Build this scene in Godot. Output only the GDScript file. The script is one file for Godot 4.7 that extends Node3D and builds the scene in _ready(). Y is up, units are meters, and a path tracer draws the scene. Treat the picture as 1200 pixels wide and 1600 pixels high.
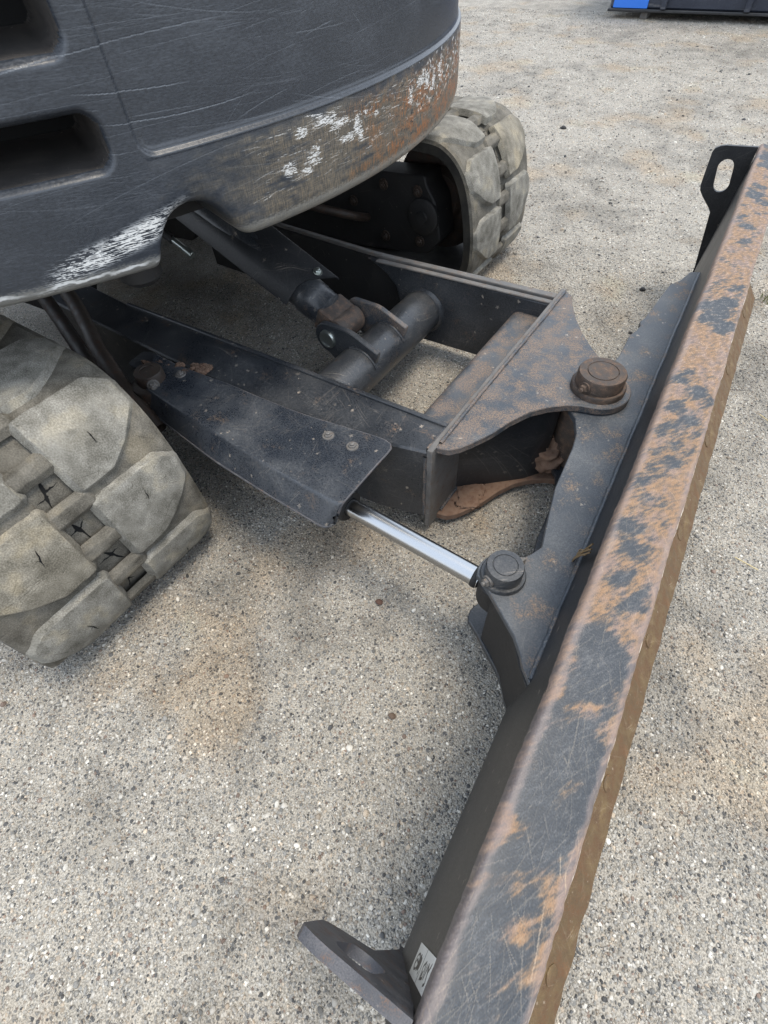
extends Node3D
# Rear corner of a small excavator on a gravel yard: counterweight, rubber tracks, push frame and angled dozer blade.

var rng := RandomNumberGenerator.new()
var M := {}
const BLADE_YAW := 0.05629
const CW := Vector3(-1.538, 0, 0.041)
const CW_R := 1.069

# ---------------------------------------------------------------- mesh builder
class MB:
	var v := PackedVector3Array()
	var n := PackedVector3Array()
	var u := PackedVector2Array()
	var c := PackedColorArray()
	var col := Color.WHITE
	func tri(a: Vector3, b: Vector3, d: Vector3, na: Vector3, nb: Vector3, nd: Vector3, ua := Vector2.ZERO, ub := Vector2.ZERO, ud := Vector2.ZERO) -> void:
		var g := (b - a).cross(d - a)
		if g.length_squared() < 1e-18:
			return
		if g.dot(na + nb + nd) > 0.0:
			v.append_array([a, d, b]); n.append_array([na, nd, nb]); u.append_array([ua, ud, ub])
		else:
			v.append_array([a, b, d]); n.append_array([na, nb, nd]); u.append_array([ua, ub, ud])
		c.append_array([col, col, col])
	func quad(a: Vector3, b: Vector3, d: Vector3, e: Vector3, na: Vector3, nb: Vector3, nd: Vector3, ne: Vector3, ua := Vector2.ZERO, ub := Vector2.ZERO, ud := Vector2.ZERO, ue := Vector2.ZERO) -> void:
		tri(a, b, d, na, nb, nd, ua, ub, ud)
		tri(a, d, e, na, nd, ne, ua, ud, ue)
	func flat(a: Vector3, b: Vector3, d: Vector3, e: Vector3, out: Vector3) -> void:
		var g := (b - a).cross(d - a)
		if g.length_squared() < 1e-16:
			g = (d - a).cross(e - a)
		g = g.normalized()
		if g.dot(out) < 0.0:
			g = -g
		quad(a, b, d, e, g, g, g, g)
	func mesh(mat: Material) -> ArrayMesh:
		var arr := []
		arr.resize(Mesh.ARRAY_MAX)
		arr[Mesh.ARRAY_VERTEX] = v
		arr[Mesh.ARRAY_NORMAL] = n
		arr[Mesh.ARRAY_TEX_UV] = u
		arr[Mesh.ARRAY_COLOR] = c
		var m := ArrayMesh.new()
		m.add_surface_from_arrays(Mesh.PRIMITIVE_TRIANGLES, arr)
		m.surface_set_material(0, mat)
		return m

func numbered(parent: Node, called: String) -> String:
	if not parent.has_node(called):
		return called
	var k := 1
	while parent.has_node("%s_%03d" % [called, k]):
		k += 1
	return "%s_%03d" % [called, k]

func put(called: String, mb: MB, mat: Material, parent: Node, label := "") -> MeshInstance3D:
	var o := MeshInstance3D.new()
	o.name = numbered(parent, called)
	o.mesh = mb.mesh(mat)
	parent.add_child(o, true)
	if label:
		o.set_meta("label", label)
	return o

func put_mesh(called: String, me: Mesh, parent: Node) -> MeshInstance3D:
	var o := MeshInstance3D.new()
	o.name = numbered(parent, called)
	o.mesh = me
	parent.add_child(o, true)
	return o

func group_node(called: String, parent: Node) -> Node3D:
	var o := Node3D.new()
	o.name = numbered(parent, called)
	parent.add_child(o, true)
	return o

func tag(o: Node, label: String, category: String, group := "") -> void:
	o.set_meta("label", label)
	if category:
		o.set_meta("category", category)
	if group:
		o.set_meta("group", group)

# ---- shapes
func V2(list: Array) -> PackedVector2Array:
	var out := PackedVector2Array()
	for i in range(0, list.size(), 2):
		out.append(Vector2(list[i], list[i + 1]))
	return out

func arc(cx: float, cy: float, r: float, a0: float, a1: float, steps: int) -> PackedVector2Array:
	var out := PackedVector2Array()
	for i in steps + 1:
		var a := deg_to_rad(lerpf(a0, a1, float(i) / steps))
		out.append(Vector2(cx + r * cos(a), cy + r * sin(a)))
	return out

func rounded(pts: PackedVector2Array, r: float, steps := 4) -> PackedVector2Array:
	var out := PackedVector2Array()
	var k := pts.size()
	for i in k:
		var p := pts[i]
		var a := (pts[(i + k - 1) % k] - p)
		var b := (pts[(i + 1) % k] - p)
		var rr := minf(r, minf(a.length(), b.length()) * 0.45)
		var pa := p + a.normalized() * rr
		var pb := p + b.normalized() * rr
		for s in steps + 1:
			var t := float(s) / steps
			out.append(pa.lerp(p, t).lerp(p.lerp(pb, t), t))
	return out

func ccw(pts: PackedVector2Array) -> PackedVector2Array:
	var area := 0.0
	for i in pts.size():
		area += pts[i].cross(pts[(i + 1) % pts.size()])
	var q := pts.duplicate()
	if area < 0.0:
		q.reverse()
	return q

func inset(pts: PackedVector2Array, d: float) -> PackedVector2Array:
	var out := PackedVector2Array()
	var k := pts.size()
	for i in k:
		var e0 := (pts[i] - pts[(i + k - 1) % k]).normalized()
		var e1 := (pts[(i + 1) % k] - pts[i]).normalized()
		var n0 := Vector2(-e0.y, e0.x)
		var n1 := Vector2(-e1.y, e1.x)
		var m := (n0 + n1)
		if m.length() < 0.2:
			m = n0
		m = m.normalized()
		out.append(pts[i] + m * d / maxf(0.5, m.dot(n0)))
	return out

# extrudes a 2D outline along local z between t0 and t1, edges bevelled by bev; tr places local axes
func extrude(mb: MB, outline: PackedVector2Array, tr: Transform3D, t0: float, t1: float, bev := 0.0012) -> void:
	var pts := ccw(outline)
	var clean := PackedVector2Array()
	for i in pts.size():
		if pts[i].distance_to(pts[(i + 1) % pts.size()]) > 1e-5:
			clean.append(pts[i])
	pts = clean
	var ins := inset(pts, bev)
	var k := pts.size()
	var idx := Geometry2D.triangulate_polygon(ins)
	if idx.is_empty():
		ins = pts
		idx = Geometry2D.triangulate_polygon(ins)
	var B := tr.basis
	var top := B.z.normalized()
	for side in [0, 1]:
		var t := t1 if side else t0
		var nn := top if side else -top
		for i in range(0, idx.size(), 3):
			var q0 := ins[idx[i]]
			var q1 := ins[idx[i + 1]]
			var q2 := ins[idx[i + 2]]
			mb.tri(tr * Vector3(q0.x, q0.y, t), tr * Vector3(q1.x, q1.y, t), tr * Vector3(q2.x, q2.y, t), nn, nn, nn, q0, q1, q2)
	var en := []
	for i in k:
		var e := (pts[(i + 1) % k] - pts[i]).normalized()
		en.append(Vector2(e.y, -e.x))
	for i in k:
		var j := (i + 1) % k
		var ni: Vector2 = en[i]
		var pv: Vector2 = en[(i + k - 1) % k]
		var nx: Vector2 = en[j]
		var a2 := ((ni + pv).normalized() if ni.dot(pv) > 0.8 else ni)
		var b2 := ((ni + nx).normalized() if ni.dot(nx) > 0.8 else ni)
		var na := (B * Vector3(a2.x, a2.y, 0)).normalized()
		var nb := (B * Vector3(b2.x, b2.y, 0)).normalized()
		var lo := t0 + bev
		var hi := t1 - bev
		mb.quad(tr * Vector3(pts[i].x, pts[i].y, lo), tr * Vector3(pts[j].x, pts[j].y, lo), tr * Vector3(pts[j].x, pts[j].y, hi), tr * Vector3(pts[i].x, pts[i].y, hi), na, nb, nb, na)
		mb.quad(tr * Vector3(pts[i].x, pts[i].y, hi), tr * Vector3(pts[j].x, pts[j].y, hi), tr * Vector3(ins[j].x, ins[j].y, t1), tr * Vector3(ins[i].x, ins[i].y, t1), (na + top).normalized(), (nb + top).normalized(), (nb + top).normalized(), (na + top).normalized())
		mb.quad(tr * Vector3(pts[i].x, pts[i].y, lo), tr * Vector3(pts[j].x, pts[j].y, lo), tr * Vector3(ins[j].x, ins[j].y, t0), tr * Vector3(ins[i].x, ins[i].y, t0), (na - top).normalized(), (nb - top).normalized(), (nb - top).normalized(), (na - top).normalized())

# local (x, y, z) -> plan view: x = world x, y = world z, extruded along world y
func plan_tr() -> Transform3D:
	return Transform3D(Basis(Vector3(1, 0, 0), Vector3(0, 0, 1), Vector3(0, 1, 0)), Vector3.ZERO)
# local (x, y) = world (x, y), extruded along world z
func side_tr() -> Transform3D:
	return Transform3D()
# local (x, y) = world (z, y), extruded along world x
func front_tr() -> Transform3D:
	return Transform3D(Basis(Vector3(0, 0, 1), Vector3(0, 1, 0), Vector3(1, 0, 0)), Vector3.ZERO)

func axis_tr(a: Vector3, b: Vector3) -> Transform3D:   # local z along a->b, origin a
	var z := (b - a).normalized()
	var x := (Vector3.UP if absf(z.y) < 0.9 else Vector3.RIGHT).cross(z).normalized()
	return Transform3D(Basis(x, z.cross(x), z), a)

# profile: [r, t, r, t, ...] lathed around a->b direction
func lathe(mb: MB, tr: Transform3D, prof: Array, segs := 28) -> void:
	var P := V2(prof)
	var k := P.size()
	var sn := []
	for i in k - 1:
		var e := (P[i + 1] - P[i]).normalized()
		sn.append(Vector2(e.y, -e.x))
	for i in k - 1:
		var n0: Vector2 = sn[i]
		var n1: Vector2 = sn[i]
		if i > 0 and n0.dot(sn[i - 1]) > 0.75:
			n0 = (n0 + sn[i - 1]).normalized()
		if i < k - 2 and n1.dot(sn[i + 1]) > 0.75:
			n1 = (n1 + sn[i + 1]).normalized()
		for s in segs:
			var a0 := TAU * s / segs
			var a1 := TAU * (s + 1) / segs
			var d0 := Vector3(cos(a0), sin(a0), 0)
			var d1 := Vector3(cos(a1), sin(a1), 0)
			var z := Vector3(0, 0, 1)
			mb.quad(tr * (d0 * P[i].x + z * P[i].y), tr * (d1 * P[i].x + z * P[i].y), tr * (d1 * P[i + 1].x + z * P[i + 1].y), tr * (d0 * P[i + 1].x + z * P[i + 1].y),
				(tr.basis * (d0 * n0.x + z * n0.y)).normalized(), (tr.basis * (d1 * n0.x + z * n0.y)).normalized(), (tr.basis * (d1 * n1.x + z * n1.y)).normalized(), (tr.basis * (d0 * n1.x + z * n1.y)).normalized(),
				Vector2(float(s) / segs, P[i].y), Vector2(float(s + 1) / segs, P[i].y), Vector2(float(s + 1) / segs, P[i + 1].y), Vector2(float(s) / segs, P[i + 1].y))

func rod(mb: MB, a: Vector3, b: Vector3, r: float, ch := 0.002, segs := 28) -> void:
	var L := a.distance_to(b)
	lathe(mb, axis_tr(a, b), [0.0, 0.0, r - ch, 0.0, r, ch, r, L - ch, r - ch, L, 0.0, L], segs)

func tube_path(mb: MB, pts: Array, r: float, segs := 14, wob := 0.0) -> void:
	var curve := Curve3D.new()
	for i in pts.size():
		var p: Vector3 = pts[i]
		var t := Vector3.ZERO
		if i > 0 and i < pts.size() - 1:
			t = (pts[i + 1] - pts[i - 1]) * 0.22
		curve.add_point(p, -t, t)
	var L := curve.get_baked_length()
	var k := int(L / 0.012) + 2
	var rings := []
	for i in k:
		var s := L * i / (k - 1)
		var p := curve.sample_baked(s, true)
		var d := (curve.sample_baked(minf(s + 0.004, L), true) - curve.sample_baked(maxf(s - 0.004, 0.0), true)).normalized()
		var tr := axis_tr(p, p + d)
		var ring := []
		for j in segs + 1:
			var a := TAU * j / segs
			var nn := tr.basis * Vector3(cos(a), sin(a), 0)
			ring.append([p + nn * r * (1.0 + wob * sin(s * 260.0)), nn])
		rings.append(ring)
	for i in k - 1:
		for j in segs:
			var A = rings[i][j]; var B = rings[i][j + 1]; var C2 = rings[i + 1][j + 1]; var D2 = rings[i + 1][j]
			mb.quad(A[0], B[0], C2[0], D2[0], A[1], B[1], C2[1], D2[1])

func box(mb: MB, lo: Vector3, hi: Vector3, bev := 0.002) -> void:
	var pts := PackedVector2Array([Vector2(lo.x, lo.z), Vector2(hi.x, lo.z), Vector2(hi.x, hi.z), Vector2(lo.x, hi.z)])
	extrude(mb, rounded(pts, bev, 1), plan_tr(), lo.y, hi.y, bev)

func hexagon(r: float) -> PackedVector2Array:
	return arc(0, 0, r, 0, 300, 5)

func hex_bolt(parent: Node, base: Vector3, up: Vector3, r: float, h: float, mat: Material, called := "bolt", washer := true) -> void:
	var mb := MB.new()
	var tr := axis_tr(base, base + up)
	if washer:
		lathe(mb, tr, [r * 1.6, -0.002, r * 1.6, 0.0015, r * 1.5, 0.0025, 0.0, 0.0025], 20)
	extrude(mb, hexagon(r * 1.1), tr, 0.0, h, r * 0.15)
	lathe(mb, tr, [r * 0.62, h - 0.001, r * 0.62, h + h * 0.45, r * 0.5, h + h * 0.55, 0.0, h + h * 0.55], 14)
	put(called, mb, mat, parent)

# ---------------------------------------------------------------- textures
func nz(seed_: int, freq: float, oct := 4, size := 1024, type := FastNoiseLite.TYPE_SIMPLEX_SMOOTH) -> PackedByteArray:
	var f := FastNoiseLite.new()
	f.seed = seed_
	f.noise_type = type
	f.frequency = freq
	f.fractal_octaves = oct
	f.fractal_gain = 0.55
	return f.get_seamless_image(size, size).get_data()

func nzi(seed_: int, freq: float, oct: int, w: int, h: int) -> PackedByteArray:
	var f := FastNoiseLite.new()
	f.seed = seed_
	f.noise_type = FastNoiseLite.TYPE_SIMPLEX_SMOOTH
	f.frequency = freq
	f.fractal_octaves = oct
	f.fractal_gain = 0.6
	return f.get_image(w, h).get_data()

func ss(a: float, b: float, x: float) -> float:
	var t := clampf((x - a) / (b - a), 0.0, 1.0)
	return t * t * (3.0 - 2.0 * t)

func lines(size_x: int, size_y: int, count: int, len0: float, len1: float, ang0: float, ang1: float, wrap := true, wide := 0.0, strong := 1.0, lo := Vector2.ZERO, hi := Vector2.ONE, into := PackedFloat32Array()) -> PackedFloat32Array:
	var a := into
	if a.is_empty():
		a.resize(size_x * size_y)
	for i in count:
		var x := rng.randf_range(lo.x, hi.x) * size_x
		var y := rng.randf_range(lo.y, hi.y) * size_y
		var L := rng.randf_range(len0, len1) * pow(rng.randf(), 1.5)
		var an := deg_to_rad(rng.randf_range(ang0, ang1))
		var bend := rng.randf_range(-0.3, 0.3) / maxf(L, 1.0)
		var st := rng.randf_range(0.25, 1.0) * strong
		var w := 1 + (1 if rng.randf() < wide else 0)
		var s := 0.0
		while s < L:
			x += cos(an); y += sin(an); an += bend
			s += 1.0
			var f := st * minf(1.0, minf(s, L - s) / (0.2 * L + 1.0)) * rng.randf_range(0.5, 1.0)
			for k in w:
				var ix := int(x); var iy := int(y) + k
				if wrap:
					ix = posmod(ix, size_x); iy = posmod(iy, size_y)
				elif ix < 0 or iy < 0 or ix >= size_x or iy >= size_y:
					continue
				var q := iy * size_x + ix
				a[q] = maxf(a[q], f)
	return a

func bundles(S: int, count: int, len0: float, len1: float, into: PackedFloat32Array, strong := 1.0) -> PackedFloat32Array:
	for i in count:
		var c := Vector2(rng.randf(), rng.randf())
		var an := rng.randf() * 360.0
		var sp := rng.randf_range(0.006, 0.03)
		into = lines(S, S, rng.randi_range(5, 16), len0, len1, an - 4, an + 4, true, 0.25, strong * rng.randf_range(0.4, 1.0), c - Vector2(sp, sp), c + Vector2(sp, sp), into)
	return into

func specks(S: int, count: int, r0: float, r1: float) -> PackedFloat32Array:
	var a := PackedFloat32Array(); a.resize(S * S)
	for i in count:
		var cx := rng.randi() % S; var cy := rng.randi() % S
		var r := lerpf(r0, r1, pow(rng.randf(), 3.0))
		var el := rng.randf_range(0.5, 1.0); var an := rng.randf() * PI
		var val := rng.randf_range(0.35, 1.0)
		var ri := int(r * 1.2) + 1
		var ph := rng.randf() * TAU
		var lobes := float(rng.randi_range(2, 6))
		for dy in range(-ri, ri + 1):
			for dx in range(-ri, ri + 1):
				var px := dx * cos(an) + dy * sin(an)
				var py := (-dx * sin(an) + dy * cos(an)) / el
				var an2 := atan2(py, px)
				var rr := r * (0.75 + 0.25 * sin(lobes * an2 + ph) + 0.2 * sin(7.0 * an2 - ph))
				if px * px + py * py < rr * rr:
					a[posmod(cy + dy, S) * S + posmod(cx + dx, S)] = val
	return a

func tex(w: int, h: int, fmt: int, data: PackedByteArray) -> ImageTexture:
	return ImageTexture.create_from_image(Image.create_from_data(w, h, false, fmt, data))

func bump(w: int, h: int, data: PackedByteArray, k: float) -> ImageTexture:
	var im := Image.create_from_data(w, h, false, Image.FORMAT_L8, data)
	im.bump_map_to_normal_map(k)
	return ImageTexture.create_from_image(im)

func finish(rgb: PackedByteArray, rough: PackedByteArray, hgt: PackedByteArray, w: int, h: int, bump_k: float, normal_scale := 1.0) -> StandardMaterial3D:
	var m := StandardMaterial3D.new()
	m.albedo_texture = tex(w, h, Image.FORMAT_RGB8, rgb)
	m.roughness = 1.0
	m.roughness_texture = tex(w, h, Image.FORMAT_L8, rough)
	m.roughness_texture_channel = BaseMaterial3D.TEXTURE_CHANNEL_RED
	if bump_k > 0.0:
		m.normal_enabled = true
		m.normal_texture = bump(w, h, hgt, bump_k)
		m.normal_scale = normal_scale
	return m

func tri_map(m: StandardMaterial3D, tile: float, off := Vector3.ZERO) -> StandardMaterial3D:
	m.uv1_triplanar = true
	m.uv1_scale = Vector3.ONE / tile
	m.uv1_offset = off
	m.uv1_triplanar_sharpness = 6.0
	return m

# painted steel with dust, rust, chips and scratches; all amounts 0..1
func worn_paint(seed_: int, size: int, base: Color, dust: Color, dust_amt: float, rust_a: Color, rust_b: Color, rust_amt: float, chips: float, n_scr: int, rough0: float, bump_k := 1.2) -> StandardMaterial3D:
	rng.seed = seed_ * 77 + 5
	var kk := 1024.0 / size
	var n1 := nz(seed_, 0.004 * kk, 5, size)
	var n2 := nz(seed_ + 1, 0.009 * kk, 5, size)
	var n3 := nz(seed_ + 2, 0.17 * kk, 4, size)
	var n4 := nz(seed_ + 3, 0.075 * kk, 2, size)
	var sc := lines(size, size, n_scr, 14, 200 / kk, 0, 360, true, 0.1)
	sc = bundles(size, int(n_scr * 0.11), 20 / kk, 120 / kk, sc, 1.2)
	sc = bundles(size, int(n_scr * 0.03), 60 / kk, 200 / kk, sc, 1.8)
	var sp := specks(size, int(chips * 1200.0 / kk), 0.7, 8.0 / kk)
	var rgb := PackedByteArray(); rgb.resize(size * size * 3)
	var ro := PackedByteArray(); ro.resize(size * size)
	var hg := PackedByteArray(); hg.resize(size * size)
	for i in size * size:
		var a := n1[i] / 255.0
		var b := n2[i] / 255.0
		var g := n3[i] / 255.0
		var d := n4[i] / 255.0
		var ru := ss(1.0 - rust_amt - 0.12, 1.0 - rust_amt + 0.20, b * 0.58 + g * 0.26 + d * 0.16) * (0.35 + 0.65 * ss(0.32, 0.62, g * 0.6 + d * 0.4))
		var du := ss(0.25, 0.95, a * 0.5 + g * 0.3 + d * 0.2) * dust_amt
		var ch := sp[i]
		var s := sc[i]
		var r := base.r * (0.8 + 0.4 * g); var gg := base.g * (0.8 + 0.4 * g); var bb := base.b * (0.8 + 0.4 * g)
		r += (dust.r - r) * du; gg += (dust.g - gg) * du; bb += (dust.b - bb) * du
		r += (rust_a.r + (rust_b.r - rust_a.r) * a - r) * ru * (0.65 + 0.5 * g)
		gg += (rust_a.g + (rust_b.g - rust_a.g) * a - gg) * ru * (0.65 + 0.5 * g)
		bb += (rust_a.b + (rust_b.b - rust_a.b) * a - bb) * ru * (0.65 + 0.5 * g)
		var lift := minf(s * 0.40 + ch * 0.75, 1.0)
		r += (0.64 - r) * lift; gg += (0.59 - gg) * lift; bb += (0.53 - bb) * lift
		rgb[i * 3] = int(clampf(r, 0, 1) * 255); rgb[i * 3 + 1] = int(clampf(gg, 0, 1) * 255); rgb[i * 3 + 2] = int(clampf(bb, 0, 1) * 255)
		ro[i] = int(clampf(rough0 + du * 0.45 + ru * 0.4 + (g - 0.5) * 0.08, 0.1, 1.0) * 255)
		hg[i] = int(clampf(0.5 + (g - 0.5) * 0.22 * ru - ru * 0.06 - s * 0.07 - ch * 0.1, 0, 1) * 255)
	return finish(rgb, ro, hg, size, size, bump_k * 1.6)

func rubber_tex(seed_: int) -> StandardMaterial3D:
	rng.seed = seed_
	var size := 1024
	var n1 := nz(seed_, 0.005, 5, size)
	var n2 := nz(seed_ + 1, 0.014, 4, size)
	var n3 := nz(seed_ + 2, 0.15, 4, size)
	var sc := lines(size, size, 420, 8, 110, 0, 360, true, 0.15)
	sc = bundles(size, 60, 15, 70, sc, 0.7)
	var sp := specks(size, 900, 0.8, 3.5)
	var rgb := PackedByteArray(); rgb.resize(size * size * 3)
	var ro := PackedByteArray(); ro.resize(size * size)
	var hg := PackedByteArray(); hg.resize(size * size)
	for i in size * size:
		var a := n1[i] / 255.0
		var b := n2[i] / 255.0
		var g := n3[i] / 255.0
		var s := sc[i]
		var l := 0.455 + (a - 0.5) * 0.2 + (b - 0.5) * 0.16 + (g - 0.5) * 0.26 - s * 0.24 + sp[i] * (0.12 if (i & 1) == 0 else 0.10) * (1.0 if b > 0.45 else -1.3)
		var w := ss(0.5, 0.85, a) * 0.022
		rgb[i * 3] = int(clampf(l + 0.01 + w, 0, 1) * 255); rgb[i * 3 + 1] = int(clampf(l + w * 0.4, 0, 1) * 255); rgb[i * 3 + 2] = int(clampf(l - 0.03 - w * 0.8, 0, 1) * 255)
		ro[i] = int(clampf(0.82 + (g - 0.5) * 0.2, 0, 1) * 255)
		hg[i] = int(clampf(0.5 + (g - 0.5) * 0.14 + (b - 0.5) * 0.04 - s * 0.35 - sp[i] * 0.12, 0, 1) * 255)
	return finish(rgb, ro, hg, size, size, 6.0)

func stone_color() -> Color:   # sRGB
	var t := rng.randf()
	var k := rng.randf_range(0.82, 1.15)
	var c: Color
	if t < 0.40: c = Color(0.60, 0.585, 0.555)
	elif t < 0.53: c = Color(0.715, 0.70, 0.665)
	elif t < 0.66: c = Color(0.62, 0.575, 0.515)
	elif t < 0.87: c = Color(0.47, 0.465, 0.45)
	elif t < 0.97: c = Color(0.31, 0.31, 0.31)
	else: c = Color(0.46, 0.40, 0.36)
	return Color(clampf(c.r * k, 0, 1), clampf(c.g * k, 0, 1), clampf(c.b * k, 0, 1))

func gravel_tex() -> StandardMaterial3D:
	rng.seed = 99
	var S := 1024
	var n3 := nz(301, 0.19, 4, S)
	var n1 := nz(302, 0.012, 4, S)
	var cr := PackedFloat32Array(); cr.resize(S * S * 3)
	var ht := PackedFloat32Array(); ht.resize(S * S)
	for i in S * S:
		var g := n3[i] / 255.0
		var a := n1[i] / 255.0
		var l := 0.64 + 0.68 * g + (a - 0.5) * 0.2
		cr[i * 3] = 0.585 * l; cr[i * 3 + 1] = 0.563 * l; cr[i * 3 + 2] = 0.522 * l
		ht[i] = 0.22 + 0.3 * g
	for pass_ in 2:
		for k in (26000 if pass_ == 0 else 3000):
			var cx := rng.randf() * S
			var cy := rng.randf() * S
			var r := rng.randf_range(1.2, 3.2) if pass_ == 0 else rng.randf_range(3.0, 6.0) * (0.7 + 0.3 * rng.randf())
			var el := rng.randf_range(0.6, 1.0)
			var an := rng.randf() * PI
			var ca := cos(an); var sa := sin(an)
			var c := stone_color()
			var ri := int(r) + 1
			var lift := rng.randf_range(0.3, 0.95)
			var sq := rng.randf_range(2.0, 3.4)
			for dy in range(-ri, ri + 1):
				for dx in range(-ri, ri + 1):
					var px := (dx * ca + dy * sa) / r
					var py := (-dx * sa + dy * ca) / (r * el)
					var q := pow(absf(px), sq) + pow(absf(py), sq)
					if q < 1.0:
						var ix := posmod(int(cx) + dx, S); var iy := posmod(int(cy) + dy, S)
						var o := iy * S + ix
						var h := lift * (0.5 + 0.5 * sqrt(1.0 - q))
						if h >= ht[o] * 0.7:
							var sh := 0.9 + 0.2 * (n3[o] / 255.0)
							cr[o * 3] = c.r * sh; cr[o * 3 + 1] = c.g * sh; cr[o * 3 + 2] = c.b * sh
							ht[o] = h
	var rgb := PackedByteArray(); rgb.resize(S * S * 3)
	var ro := PackedByteArray(); ro.resize(S * S)
	var hg := PackedByteArray(); hg.resize(S * S)
	for i in S * S:
		for k in 3:
			rgb[i * 3 + k] = int(clampf(cr[i * 3 + k], 0, 1) * 255)
		ro[i] = 225
		hg[i] = int(clampf(ht[i], 0, 1) * 255)
	var m := finish(rgb, ro, hg, S, S, 8.0)
	m.vertex_color_use_as_albedo = true
	return m

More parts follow.
